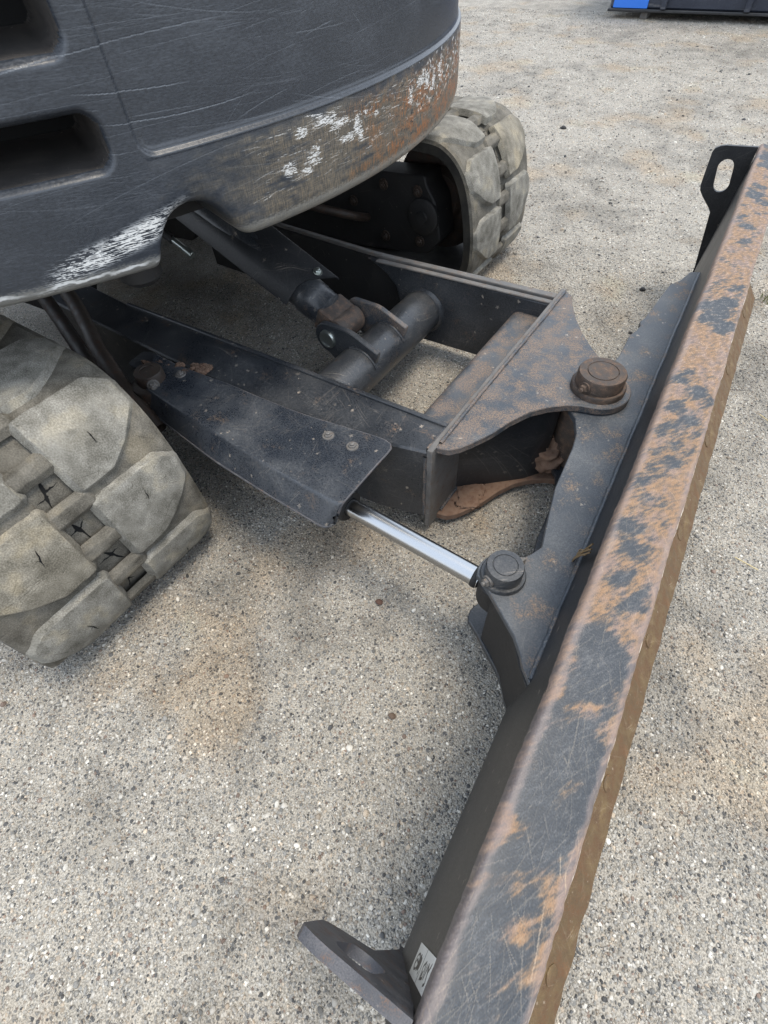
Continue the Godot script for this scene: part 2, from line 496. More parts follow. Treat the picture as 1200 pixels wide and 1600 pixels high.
# counterweight skin: u = degrees -32..42 round the shell, v = height 0.54..0.86
func counterweight_tex() -> StandardMaterial3D:
	rng.seed = 4242
	var W := 2048
	var H := 512
	var n1 := nz(401, 0.004, 5, 1024)
	var n2 := nz(402, 0.012, 5, 1024)
	var n3 := nz(403, 0.09, 3, 1024)
	var n4 := nz(404, 0.03, 3, 1024)
	# long rubs run round the shell, dropping a little towards the front
	var sc := lines(W, H, 240, 60, 620, -6, 3, false, 0.25, 0.6)
	sc = lines(W, H, 26, 60, 200, -50, 50, false, 0.1, 0.8, Vector2.ZERO, Vector2.ONE, sc)
	for k in 16:
		var cc := Vector2(rng.randf(), rng.randf() * 0.9)
		sc = lines(W, H, 14, 60, 420, -6, 2, false, 0.2, rng.randf_range(0.3, 0.8), cc - Vector2(0.03, 0.02), cc + Vector2(0.03, 0.02), sc)
	sc = lines(W, H, 26, 200, 700, -5, 7, false, 0.9, 1.3, Vector2(0.3, 0.0), Vector2(0.9, 0.5), sc)
	var flecks := [[3.1, 0.650, 0.45, 0.016], [2.7, 0.636, 0.35, 0.008], [7.0, 0.673, 1.3, 0.007], [5.2, 0.662, 1.0, 0.006], [9.4, 0.668, 0.6, 0.006], [11.2, 0.628, 0.5, 0.010], [8.6, 0.634, 0.7, 0.012], [9.6, 0.622, 0.5, 0.006], [4.6, 0.640, 0.8, 0.006], [-5.8, 0.652, 0.5, 0.014], [-8.0, 0.664, 1.0, 0.008], [-9.6, 0.658, 0.6, 0.014], [-11.5, 0.652, 0.5, 0.016], [-13.5, 0.660, 0.7, 0.014], [0.4, 0.654, 0.3, 0.004]]
	var wa := PackedFloat32Array()
	wa.resize(W * H)
	for f in flecks:
		var cu: float = (f[0] + 32.0) / 74.0
		var cv: float = (0.86 - f[1]) / 0.32
		var hu: float = f[2] / 74.0
		var hv: float = f[3] / 0.32
		# horizontal scrapes stacked inside the chip, a few long ones trailing away
		for k in 3:
			var q: float = 1.0 - 0.3 * k
			var sh := Vector2(rng.randf_range(-0.3, 0.3) * hu, rng.randf_range(-0.25, 0.25) * hv)
			wa = lines(W, H, int(22.0 * hv * 60.0) + 8, 6, hu * W * 1.6 + 8.0, -12, 8, false, 0.8, 1.4, Vector2(cu - hu * q * 1.2, cv - hv * q) + sh, Vector2(cu + hu * q * 0.3, cv + hv * q) + sh, wa)
		wa = lines(W, H, 5, 20, 120, -6, 4, false, 0.0, 0.6, Vector2(cu - hu * 2.0, cv - hv), Vector2(cu, cv + hv), wa)
	wa = lines(W, H, 420, 10, 70, -8, 6, false, 0.3, 0.7, Vector2(0.22, 0.56), Vector2(0.62, 0.80), wa)
	var rgb := PackedByteArray(); rgb.resize(W * H * 3)
	var ro := PackedByteArray(); ro.resize(W * H)
	var hg := PackedByteArray(); hg.resize(W * H)
	for y in H:
		var hh := 0.86 - 0.32 * (y + 0.5) / H          # metres
		for x in W:
			var th := -32.0 + 74.0 * (x + 0.5) / W      # degrees
			var i := y * W + x
			var j := (y * 2 & 1023) * 1024 + (x & 1023)
			var jv := ((y * 5 >> 4) & 1023) * 1024 + ((x * 3) & 1023)      # streaks that run down
			var jh := ((y * 6) & 1023) * 1024 + ((x >> 2) & 1023)      # streaks that run round
			var a := n1[j] / 255.0
			var b := n2[j] / 255.0
			var g := n3[j] / 255.0
			var vs := n3[jv] / 255.0
			var hs := n3[jh] / 255.0
			var bh := n2[jh] / 255.0
			var r := 0.172; var gg := 0.188; var bb := 0.212
			var k := 0.82 + 0.22 * hs + 0.22 * g
			r *= k; gg *= k; bb *= k
			var du := ss(0.35, 0.95, a * 0.45 + hs * 0.35 + g * 0.2) * 0.26
			r += (0.48 - r) * du; gg += (0.49 - gg) * du; bb += (0.51 - bb) * du
			var rough := 0.36 + du * 0.4 + (g - 0.5) * 0.15
			var height := 0.5 + (g - 0.5) * 0.1
			if hh < 0.69:
				# worn band: brown and tan where paint has been rubbed through
				var zone := ss(21.0, 12.0, th + (b - 0.5) * 9.0) * ss(0.695, 0.665, hh + (b - 0.5) * 0.05)
				zone *= ss(0.30, 0.62, a * 0.25 + bh * 0.3 + b * 0.45 + 0.10 + 0.16 * ss(8.0, -6.0, th))
				var orange := ss(6.0, -8.0, th + (a - 0.5) * 14.0) * ss(0.38, 0.66, vs * 0.5 + b * 0.5)
				var m := zone * clampf(0.18 + 0.95 * vs + 0.5 * (hs - 0.5), 0.0, 1.0) * 0.92
				r += (0.47 + 0.20 * orange - r) * m
				gg += (0.415 - 0.02 * orange - gg) * m
				bb += (0.335 - 0.15 * orange - bb) * m
				var ol := ss(0.52, 0.72, 1.0 - vs * 0.6 - hs * 0.4) * zone * 0.6
				r += (0.24 - r) * ol; gg += (0.23 - gg) * ol; bb += (0.20 - bb) * ol
				rough += m * 0.25
				height += (vs - 0.5) * 0.25 * zone
				# grey scuffing at the lower edge
				var edge := ss(0.586, 0.577, hh + (g - 0.5) * 0.010) * (0.55 + 0.45 * hs)
				r += (0.55 - r) * edge * 0.85; gg += (0.54 - gg) * edge * 0.85; bb += (0.51 - bb) * edge * 0.85
				# bare white patches
				var wz := ss(0.66, 0.72, b * 0.5 + vs * 0.15 + n4[j] / 255.0 * 0.35) * ss(10.0, 4.0, absf(th + 2.0 - 130.0 * (hh - 0.64))) * ss(0.60, 0.63, hh)
				wz *= ss(0.45, 0.6, g * 0.5 + vs * 0.5)
				var w2 := ss(0.47, 0.57, b * 0.25 + hs * 0.55 + g * 0.2 + 0.06 * ss(4.5, 0.0, absf(th - 25.2))) * ss(5.2, 3.0, absf(th - 26.2 - 55.0 * (0.605 - hh))) * ss(0.020, 0.008, absf(hh - 0.606 + 0.0022 * (th - 26.0) * 1.6))
				wz = maxf(wz, minf(wa[i] * 1.3, 1.0) * ss(0.30, 0.5, g * 0.6 + hs * 0.4))
				var w3 := ss(0.0028, 0.0012, absf(hh - 0.5765 - (b - 0.5) * 0.010)) * ss(22.0, 24.0, th) * ss(0.25, 0.6, a)
				var w4 := ss(0.60, 0.66, n4[j] / 255.0 * 0.6 + vs * 0.4) * ss(-4.0, -9.0, th) * ss(0.61, 0.635, hh) * 0.9
				var white := clampf(maxf(maxf(wz, w2), maxf(w3, w4)), 0.0, 1.0)
				r += (0.80 - r) * white; gg += (0.80 - gg) * white; bb += (0.79 - bb) * white
				rough += white * 0.3
				height -= white * 0.12
				var dk := ss(0.66, 0.70, n4[(j + 5000) & 1048575] / 255.0 * 0.5 + vs * 0.5) * ss(2.0, -6.0, th)
				r += (0.11 - r) * dk; gg += (0.11 - gg) * dk; bb += (0.12 - bb) * dk
			var s := sc[i]
			r += (0.58 - r) * s * 0.42; gg += (0.60 - gg) * s * 0.42; bb += (0.62 - bb) * s * 0.42
			height -= s * 0.08
			rgb[i * 3] = int(clampf(r, 0, 1) * 255); rgb[i * 3 + 1] = int(clampf(gg, 0, 1) * 255); rgb[i * 3 + 2] = int(clampf(bb, 0, 1) * 255)
			ro[i] = int(clampf(rough, 0.1, 1.0) * 255)
			hg[i] = int(clampf(height, 0, 1) * 255)
	var mat := finish(rgb, ro, hg, W, H, 3.0)
	mat.texture_repeat = false
	return mat

# blade top: u along the blade from the far to the near end, v from the back edge to the front lip
func blade_top_tex() -> StandardMaterial3D:
	rng.seed = 515
	var W := 2048
	var H := 128
	var n1 := nz(501, 0.006, 5, 1024)
	var n2 := nz(502, 0.013, 5, 1024)
	var n3 := nz(503, 0.16, 4, 1024)
	var s3 := nzi(507, 0.0065, 3, 2240, 32)
	var s1 := nzi(505, 0.11, 4, 2240, 64)
	var s2 := nzi(506, 0.016, 5, 2240, 64)
	var sc := lines(W, H, 1100, 8, 90, 20, 80, false, 0.1, 1.0)
	sc = lines(W, H, 500, 10, 110, -60, 10, false, 0.1, 0.8, Vector2(0.6, 0), Vector2(1, 1), sc)
	sc = lines(W, H, 9, 60, 150, 10, 35, false, 1.0, 1.6, Vector2(0.8, 0.2), Vector2(0.95, 0.9), sc)
	for k in 30:
		var cc := Vector2(rng.randf(), rng.randf())
		var an := rng.randf_range(15, 75)
		sc = lines(W, H, 12, 14, 90, an - 5, an + 5, false, 0.2, rng.randf_range(0.4, 1.1), cc - Vector2(0.012, 0.15), cc + Vector2(0.012, 0.15), sc)
	var rgb := PackedByteArray(); rgb.resize(W * H * 3)
	var ro := PackedByteArray(); ro.resize(W * H)
	var hg := PackedByteArray(); hg.resize(W * H)
	for y in H:
		var v := (y + 0.5) / H
		for x in W:
			var t := (x + 0.5) / W
			var i := y * W + x
			var j := (y * 2 + 300) * 1024 + ((x * 2) & 1023)
			var js := ((y * 2 + x) & 1023) * 1024 + ((x * 3 - y) & 1023)
			var a := n1[j] / 255.0
			var b := n2[js] / 255.0
			var b2 := n2[j] / 255.0
			var g := n3[js] / 255.0
			var sx := x + int(y * 0.8)
			var st := s1[(y >> 1) * 2240 + sx] / 255.0              # fine strokes across the rail
			var st2 := s2[(y >> 1) * 2240 + sx] / 255.0             # ragged patches
			var bias := 0.10 + 0.13 * ss(0.03, 0.16, t) * ss(0.85, 0.60, t) - 0.06 * ss(0.70, 0.76, t) * ss(0.92, 0.86, t)
			var edge := maxf(ss(0.25, 0.0, v), ss(0.70, 0.98, v))
			var big := s3[(y >> 2) * 2240 + x] / 255.0
			var ru := ss(0.45, 0.60, big * 0.42 + st2 * 0.34 + st * 0.12 + bias * 0.40 + edge * 0.08 + 0.06 * ss(0.55, 0.9, v))
			ru *= 0.50 + 0.38 * ss(0.28, 0.55, st * 0.6 + g * 0.4)
			var r := 0.145 + 0.14 * (g - 0.4); var gg := 0.165 + 0.14 * (g - 0.4); var bb := 0.19 + 0.14 * (g - 0.4)
			var scuff := ss(0.40, 0.75, a * 0.4 + g * 0.3 + st * 0.3) * 0.34
			r += (0.50 - r) * scuff; gg += (0.49 - gg) * scuff; bb += (0.48 - bb) * scuff
			var pink := ss(0.35, 0.75, b2 * 0.6 + a * 0.4)
			r += (0.585 - 0.04 * pink - r) * ru * (0.8 + 0.25 * g); gg += (0.45 + 0.0 * pink - gg) * ru * (0.8 + 0.25 * g); bb += (0.325 + 0.07 * pink - bb) * ru * (0.8 + 0.25 * g)
			var mauve := ss(0.42, 0.80, edge * 0.75 + st2 * 0.5 - 0.18 + 0.16 * ss(0.6, 0.8, t) * (absf(v - 0.45) * 2.0 + st * 0.5))
			r += (0.50 - r) * mauve * 0.6; gg += (0.44 - gg) * mauve * 0.6; bb += (0.415 - bb) * mauve * 0.6
			var pale := ss(0.60, 0.70, n3[j] / 255.0 * 0.5 + st * 0.5) * (0.5 - 0.36 * ss(0.5, 0.65, t))
			r += (0.72 - r) * pale; gg += (0.66 - gg) * pale; bb += (0.60 - bb) * pale
			var wh := ss(0.945, 0.975, v + (b - 0.5) * 0.04) * ss(0.35, 0.55, n1[((x * 3) & 1023) * 1024 + 77] / 255.0)
			r += (0.84 - r) * wh; gg += (0.80 - gg) * wh; bb += (0.74 - bb) * wh
			var s := sc[i]
			r += (0.68 - r) * s * 0.42; gg += (0.60 - gg) * s * 0.42; bb += (0.50 - bb) * s * 0.42
			rgb[i * 3] = int(clampf(r, 0, 1) * 255); rgb[i * 3 + 1] = int(clampf(gg, 0, 1) * 255); rgb[i * 3 + 2] = int(clampf(bb, 0, 1) * 255)
			ro[i] = int(clampf(0.52 + ru * 0.3 + scuff * 0.3, 0.1, 1.0) * 255)
			hg[i] = int(clampf(0.5 + (st - 0.5) * 0.08 + (g - 0.5) * 0.08 - ru * 0.06 - s * 0.06, 0, 1) * 255)
	var mat := finish(rgb, ro, hg, W, H, 4.0)
	mat.texture_repeat = false
	return mat

func sticker_tex() -> StandardMaterial3D:
	var im := Image.create(64, 256, false, Image.FORMAT_RGB8)
	im.fill(Color(0.86, 0.86, 0.84))
	var ink := Color(0.07, 0.07, 0.07)
	im.fill_rect(Rect2i(0, 124, 64, 4), ink)
	rng.seed = 31
	var put_dot := func(x: float, y: float, r: float) -> void:
		for dy in range(-int(r) - 1, int(r) + 2):
			for dx in range(-int(r) - 1, int(r) + 2):
				if dx * dx + dy * dy <= r * r and x + dx >= 0 and x + dx < 64 and y + dy >= 0 and y + dy < 256:
					im.set_pixel(int(x + dx), int(y + dy), ink)
	var stroke := func(pts: Array, r: float) -> void:
		for i in pts.size() - 1:
			for k in 40:
				var q: Vector2 = (pts[i] as Vector2).lerp(pts[i + 1], k / 40.0)
				put_dot.call(q.x, q.y, r)
	# upper half: machine outline with boom and arrow; lower half: hook block in a ring
	stroke.call([Vector2(14, 20), Vector2(30, 34), Vector2(18, 50), Vector2(44, 58)], 3.0)
	stroke.call([Vector2(30, 34), Vector2(48, 22), Vector2(52, 36)], 2.5)
	stroke.call([Vector2(20, 66), Vector2(46, 70), Vector2(50, 96), Vector2(28, 104), Vector2(18, 84), Vector2(34, 78)], 2.5)
	put_dot.call(40.0, 88.0, 6.0)
	put_dot.call(32.0, 160.0, 13.0)
	put_dot.call(26.0, 176.0, 11.0)
	put_dot.call(38.0, 178.0, 10.0)
	put_dot.call(46.0, 142.0, 4.0)
	var ring := []
	for k in 25:
		ring.append(Vector2(34 + 15 * cos(TAU * k / 24), 208 + 24 * sin(TAU * k / 24)))
	stroke.call(ring, 2.0)
	stroke.call([Vector2(34, 186), Vector2(30, 214), Vector2(40, 226)], 2.5)
	for k in 40:
		put_dot.call(rng.randf() * 63, rng.randf() * 255, 0.6)
	var m := StandardMaterial3D.new()
	m.albedo_texture = ImageTexture.create_from_image(im)
	m.texture_repeat = false
	m.roughness = 0.45
	return m

func plain(c: Color, rough: float, metal := 0.0) -> StandardMaterial3D:
	var m := StandardMaterial3D.new()
	m.albedo_color = c
	m.roughness = rough
	m.metallic = metal
	return m

func retex(m: StandardMaterial3D, tile: float, off: Vector3) -> StandardMaterial3D:
	var d: StandardMaterial3D = m.duplicate()
	return tri_map(d, tile, off)

func make_materials() -> void:
	var black := Color(0.150, 0.162, 0.180)
	var dust := Color(0.50, 0.49, 0.475)
	var rust1 := Color(0.47, 0.36, 0.27)
	var rust2 := Color(0.40, 0.31, 0.25)
	M.paint = tri_map(worn_paint(11, 1024, black, dust, 0.42, rust1, rust2, 0.27, 0.42, 900, 0.29), 0.75)
	M.paint_clean = tri_map(worn_paint(21, 1024, Color(0.115, 0.12, 0.13), dust, 0.28, rust1, rust2, 0.18, 0.2, 500, 0.38), 0.7)
	M.paint_rusty = tri_map(worn_paint(31, 1024, Color(0.20, 0.222, 0.25), dust, 0.5, Color(0.50, 0.42, 0.355), Color(0.465, 0.41, 0.375), 0.55, 0.3, 600, 0.38), 0.5)
	M.rust = tri_map(worn_paint(41, 512, Color(0.20, 0.172, 0.155), Color(0.42, 0.375, 0.335), 0.55, Color(0.42, 0.33, 0.27), Color(0.46, 0.38, 0.32), 0.45, 0.2, 120, 0.55, 2.0), 0.22)
	M.ochre = tri_map(worn_paint(51, 512, Color(0.29, 0.228, 0.145), Color(0.52, 0.43, 0.27), 0.75, Color(0.46, 0.31, 0.18), Color(0.25, 0.185, 0.14), 0.50, 0.5, 800, 0.5, 1.5), 0.3)
	M.edge = tri_map(worn_paint(61, 512, Color(0.33, 0.325, 0.32), Color(0.52, 0.5, 0.48), 0.6, Color(0.46, 0.37, 0.30), Color(0.40, 0.33, 0.28), 0.34, 0.2, 160, 0.5), 0.25)
	M.dark = tri_map(worn_paint(71, 512, Color(0.085, 0.085, 0.09), Color(0.22, 0.20, 0.18), 0.5, Color(0.24, 0.17, 0.13), Color(0.2, 0.15, 0.12), 0.22, 0.1, 120, 0.6), 0.5)
	M.grease = tri_map(worn_paint(81, 512, Color(0.16, 0.13, 0.11), Color(0.34, 0.29, 0.24), 0.5, Color(0.36, 0.25, 0.19), Color(0.3, 0.22, 0.18), 0.38, 0.1, 100, 0.55, 2.0), 0.3)
	M.rubber = tri_map(rubber_tex(91), 0.5)
	M.rubber_dark = M.rubber.duplicate()
	M.rubber_dark.albedo_color = Color(0.80, 0.785, 0.765)
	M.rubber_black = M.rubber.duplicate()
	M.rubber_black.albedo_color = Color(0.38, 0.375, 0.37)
	M.rubber_tan = M.rubber.duplicate()
	M.rubber_tan.albedo_color = Color(1.0, 0.98, 0.945)
	M.paint_lug = tri_map(worn_paint(35, 1024, Color(0.20, 0.222, 0.25), Color(0.52, 0.52, 0.515), 0.62, Color(0.56, 0.46, 0.37), Color(0.50, 0.43, 0.38), 0.36, 0.3, 420, 0.42), 0.6)
	M.paint_guard = tri_map(worn_paint(38, 1024, Color(0.155, 0.172, 0.198), Color(0.52, 0.515, 0.505), 0.50, rust1, rust2, 0.24, 0.4, 1100, 0.26), 0.6)
	M.paint_back = tri_map(worn_paint(39, 1024, Color(0.084, 0.094, 0.108), Color(0.36, 0.36, 0.355), 0.16, rust1, rust2, 0.15, 0.3, 600, 0.42), 0.7)
	M.edge_dark = tri_map(worn_paint(36, 512, Color(0.215, 0.22, 0.24), Color(0.50, 0.48, 0.47), 0.7, Color(0.44, 0.33, 0.26), Color(0.40, 0.32, 0.28), 0.36, 0.2, 160, 0.5), 0.25)
	M.crack = plain(Color(0.02, 0.02, 0.02), 1.0)
	M.skin = counterweight_tex()
	M.blade_top = blade_top_tex()
	M.gravel = gravel_tex()
	M.sticker = sticker_tex()
	M.chrome = plain(Color(0.66, 0.665, 0.67), 0.24, 1.0)
	M.zinc = plain(Color(0.66, 0.68, 0.66), 0.34, 0.9)
	M.bolt = tri_map(worn_paint(95, 256, Color(0.36, 0.35, 0.34), dust, 0.5, rust1, rust2, 0.35, 0.1, 30, 0.45), 0.06)
	M.dirt = tri_map(worn_paint(96, 512, Color(0.42, 0.335, 0.28), Color(0.55, 0.47, 0.40), 0.5, Color(0.33, 0.235, 0.185), Color(0.47, 0.365, 0.29), 0.45, 0.0, 40, 0.9, 3.0), 0.15)
	M.vent = tri_map(worn_paint(97, 256, Color(0.16, 0.15, 0.145), Color(0.34, 0.31, 0.28), 0.6, Color(0.2, 0.17, 0.15), Color(0.24, 0.2, 0.17), 0.2, 0.1, 20, 0.8), 0.3)
	M.void = plain(Color(0.03, 0.03, 0.033), 0.9)

# ---------------------------------------------------------------- the scene
func _ready() -> void:
	rng.seed = 1
	var cam := Camera3D.new()
	cam.name = "camera"
	var rx := Vector3(0.82760625, -0.04972322, -0.55910241)
	var uy := Vector3(-0.42249073, 0.60060704, -0.67880245)
	cam.transform = Transform3D(Basis(rx, uy, rx.cross(uy)).orthonormalized(), Vector3(0.11189413, 0.89767268, 0.86530596))
	cam.fov = 92.77
	cam.near = 0.02
	cam.far = 400.0
	add_child(cam)
	cam.current = true

	var env := Environment.new()
	env.background_mode = Environment.BG_SKY
	var sky := Sky.new()
	var sm := ProceduralSkyMaterial.new()
	sm.sky_top_color = Color(0.80, 0.85, 0.92)
	sm.sky_horizon_color = Color(0.86, 0.88, 0.90)
	sm.sky_curve = 0.2
	sm.ground_bottom_color = Color(0.5, 0.48, 0.45)
	sm.ground_horizon_color = Color(0.72, 0.72, 0.72)
	sm.sun_angle_max = 1.0
	sky.sky_material = sm
	env.sky = sky
	env.ambient_light_source = Environment.AMBIENT_SOURCE_SKY
	env.tonemap_mode = Environment.TONE_MAPPER_LINEAR
	env.tonemap_exposure = 2.62
	env.sdfgi_enabled = true
	env.ssao_enabled = true
	env.ssil_enabled = true
	var we := WorldEnvironment.new()
	we.name = "world_environment"
	we.environment = env
	add_child(we)
	var sun := DirectionalLight3D.new()
	sun.name = "sun"
	sun.light_color = Color(1.0, 0.96, 0.90)
	sun.light_energy = 0.38
	sun.light_angular_distance = 20.0
	sun.shadow_enabled = true
	sun.transform = Transform3D(Basis(), Vector3(0, 5, 0)).looking_at(Vector3(-1.2, 0.0, 0.6), Vector3.UP)
	add_child(sun)

	make_materials()
	build_ground()
	build_container()
	var ex := Node3D.new()
	ex.name = "mini_excavator"
	add_child(ex)
	tag(ex, "black compact excavator on dusty rubber tracks with rusty dozer blade and scuffed round counterweight", "excavator")
	build_counterweight(ex)
	build_tracks(ex)
	build_push_frame(ex)
	build_angle_cylinder(ex)
	build_lift_cylinder(ex)
	build_blade(ex)
	build_small_things()

# ---------------------------------------------------------------- ground
func macro_color(fn: FastNoiseLite, fn2: FastNoiseLite, x: float, z: float) -> Color:
	var m := fn.get_noise_2d(x * 6.0 - 70.0, z * 6.0 + 31.0)
	var a := fn.get_noise_2d(x, z)
	var b := fn2.get_noise_2d(x, z)
	var k := 0.93 + 0.34 * a + 0.40 * m
	var c := Color(k, k, k)
	var tan_ := ss(0.12, 0.5, b) * 0.55
	c = c.lerp(Color(1.02, 0.86, 0.68), tan_)
	var pale := ss(0.15, 0.5, -b) * ss(-0.2, 0.4, a) * 0.55
	c = c.lerp(Color(1.36, 1.36, 1.36), pale)
	var dk := ss(0.18, 0.5, fn.get_noise_2d(x * 2.3 + 40.0, z * 2.3)) * 0.22
	c = c.lerp(Color(0.62, 0.62, 0.63), dk)
	return c

func build_ground() -> void:
	var fn := FastNoiseLite.new(); fn.seed = 5; fn.frequency = 1.1; fn.fractal_octaves = 4
	var fn2 := FastNoiseLite.new(); fn2.seed = 9; fn2.frequency = 2.0; fn2.fractal_octaves = 4
	var fh := FastNoiseLite.new(); fh.seed = 14; fh.frequency = 1.6; fh.fractal_octaves = 4
	var xs := []
	var x := -3.6
	while x < 2.4:
		xs.append(x); x += 0.028 if (x > -1.6 and x < 1.1) else 0.05
	for e in [2.4, 2.7, 3.2, 4.0, 6.0, 10.0, 25.0, 80.0, 160.0]:
		xs.append(e)
	for e in [-3.8, -4.2, -5.0, -7.0, -12.0, -30.0, -80.0, -160.0]:
		xs.push_front(e)
	var zs := []
	var z := -6.0
	while z < 1.8:
		zs.append(z); z += 0.028 if z > -2.0 else 0.05
	for e in [1.8, 2.2, 3.0, 5.0, 10.0, 25.0, 80.0, 160.0]:
		zs.append(e)
	for e in [-6.2, -6.8, -8.0, -12.0, -30.0, -80.0, -160.0]:
		zs.push_front(e)
	var v := PackedVector3Array(); var n := PackedVector3Array(); var u := PackedVector2Array(); var c := PackedColorArray(); var idx := PackedInt32Array()
	for j in zs.size():
		for i in xs.size():
			var px: float = xs[i]; var pz: float = zs[j]
			v.append(Vector3(px, fh.get_noise_2d(px, pz) * 0.006 - 0.004, pz)); n.append(Vector3.UP); u.append(Vector2(px, pz))
			c.append(macro_color(fn, fn2, px, pz))
	var k := xs.size()
	for j in zs.size() - 1:
		for i in k - 1:
			var o := j * k + i
			idx.append_array([o, o + 1, o + k + 1, o, o + k + 1, o + k])
	var arr := []; arr.resize(Mesh.ARRAY_MAX)
	arr[Mesh.ARRAY_VERTEX] = v; arr[Mesh.ARRAY_NORMAL] = n; arr[Mesh.ARRAY_TEX_UV] = u; arr[Mesh.ARRAY_COLOR] = c; arr[Mesh.ARRAY_INDEX] = idx
	var me := ArrayMesh.new()
	me.add_surface_from_arrays(Mesh.PRIMITIVE_TRIANGLES, arr)
	M.gravel.uv1_scale = Vector3(1.0 / 0.71, 1.0 / 0.71, 1)
	me.surface_set_material(0, M.gravel)
	var g := put_mesh("ground", me, self)
	g.set_meta("kind", "structure")
	tag(g, "pale grey compacted gravel yard with tan and whitish patches", "")

	# loose stones pressed into the surface
	rng.seed = 777
	var mats := StandardMaterial3D.new()
	mats.vertex_color_use_as_albedo = true
	mats.vertex_color_is_srgb = true
	mats.roughness = 0.85
	var counts := [90000, 60000, 90000, 26000]
	for kind in 4:
		var pm := pebble_mesh(kind, mats)
		var mm := MultiMesh.new()
		mm.transform_format = MultiMesh.TRANSFORM_3D
		mm.use_colors = true
		mm.mesh = pm
		mm.instance_count = counts[kind]
		for i in counts[kind]:
			var px: float; var pz: float
			if i % 3 != 2:
				px = rng.randf_range(-1.5, 1.05); pz = rng.randf_range(-1.1, 1.25)
			else:
				px = rng.randf_range(-3.4, 1.9); pz = rng.randf_range(-5.4, -0.9)
			var r := lerpf(0.0010, 0.0032, pow(rng.randf(), 2.4)) * (1.0 if i % 3 != 2 else 1.7)
			if rng.randf() < 0.02:
				r *= 1.9
			var b := Basis.from_euler(Vector3(rng.randf_range(-0.4, 0.4), rng.randf() * TAU, rng.randf_range(-0.4, 0.4))).scaled_local(Vector3(r, r * rng.randf_range(0.45, 0.8), r * rng.randf_range(0.5, 1.0)))
			mm.set_instance_transform(i, Transform3D(b, Vector3(px, fh.get_noise_2d(px, pz) * 0.006 - 0.004 + r * 0.12, pz)))
			var sc := stone_color().srgb_to_linear()
			var mc := macro_color(fn, fn2, px, pz)
			mm.set_instance_color(i, Color(sc.r * mc.r, sc.g * mc.g, sc.b * mc.b).linear_to_srgb())
		var mi := MultiMeshInstance3D.new()
		mi.name = numbered(self, "gravel_stones")
		mi.multimesh = mm
		add_child(mi, true)
		mi.set_meta("kind", "stuff")
		tag(mi, ["small angular grey and pale gravel stones bedded in the yard", "rounded small gravel stones of mixed greys bedded in the yard", "flat chips of gravel bedded in the yard surface", "coarser mixed gravel stones bedded in the yard surface"][kind], "gravel")

func pebble_mesh(kind: int, mat: Material) -> ArrayMesh:
	var mb := MB.new()
	var r2 := RandomNumberGenerator.new()
	r2.seed = 40 + kind
	var segs := 7
	var rings := [[0.0, 1.0], [0.62, 0.74], [1.0, 0.1], [0.85, -0.5]]
	var pts := []
	for k in rings.size():
		var ring := []
		for s in segs + 1:
			if s == segs:
				ring.append(ring[0])
				continue
			var a := TAU * (s + 0.5 * (k % 2)) / segs
			var w := r2.randf_range(0.78, 1.18)
			ring.append(Vector3(cos(a) * rings[k][0] * w, rings[k][1] * r2.randf_range(0.85, 1.1), sin(a) * rings[k][0] * w))
		pts.append(ring)
	var top := Vector3(r2.randf_range(-0.2, 0.2), 0.95, r2.randf_range(-0.2, 0.2))
	for s in segs:
		pts[0][s] = top
	pts[0][segs] = top
	for k in rings.size() - 1:
		for s in segs:
			var A: Vector3 = pts[k][s]; var B: Vector3 = pts[k][s + 1]; var C2: Vector3 = pts[k + 1][s + 1]; var D2: Vector3 = pts[k + 1][s]
			var g := (C2 - A).cross(D2 - B).normalized()
			var o := (A + B + C2 + D2).normalized()
			if g.dot(o) < 0: g = -g
			var bl := 0.4 if kind == 1 else 0.1
			mb.quad(A, B, C2, D2, g.lerp(A.normalized(), bl).normalized(), g.lerp(B.normalized(), bl).normalized(), g.lerp(C2.normalized(), bl).normalized(), g.lerp(D2.normalized(), bl).normalized())
	return mb.mesh(mat)

# ---------------------------------------------------------------- container in the background
func build_container() -> void:
	var c := group_node("steel_container", self)
	c.position = Vector3(-1.66, 0, -5.14)
	c.rotation.y = 0.035
	tag(c, "dark navy steel container with a bright blue band near its corner, at the top edge", "container")
	var navy := tri_map(worn_paint(120, 256, Color(0.12, 0.14, 0.19), Color(0.4, 0.4, 0.4), 0.35, Color(0.3, 0.2, 0.15), Color(0.3, 0.22, 0.2), 0.15, 0.1, 60, 0.5), 1.5)
	var mb := MB.new()
	box(mb, Vector3(0.0, 0.062, -2.2), Vector3(5.0, 1.35, 0.0), 0.01)
	put("body", mb, navy, c)
	mb = MB.new()
	box(mb, Vector3(-0.01, 0.042, -0.10), Vector3(5.02, 0.060, 0.018), 0.004)
	put("bottom_rail", mb, M.paint_clean, c)
	mb = MB.new()
	box(mb, Vector3(0.03, 0.064, 0.003), Vector3(0.31, 1.2, 0.012), 0.002)
	put("blue_panel", mb, plain(Color(0.16, 0.42, 0.78), 0.5), c, "bright blue painted band")
	for k in 6:
		mb = MB.new()
		box(mb, Vector3(0.42 + k * 0.62, 0.064, 0.002), Vector3(0.46 + k * 0.62, 1.3, 0.04), 0.004)
		put("rib", mb, navy, c)
	for xx in [0.26, 1.6, 3.2]:
		mb = MB.new()
		box(mb, Vector3(xx, -0.005, -0.16), Vector3(xx + 0.06, 0.042, -0.03), 0.004)
		put("block", mb, M.edge, c)
	mb = MB.new()
	extrude(mb, V2([-0.16, 0.16, -0.02, 0.07, -0.02, 1.2, -0.16, 1.2]), side_tr(), -1.9, -0.25, 0.004)
	put("end_ramp", mb, navy, c)

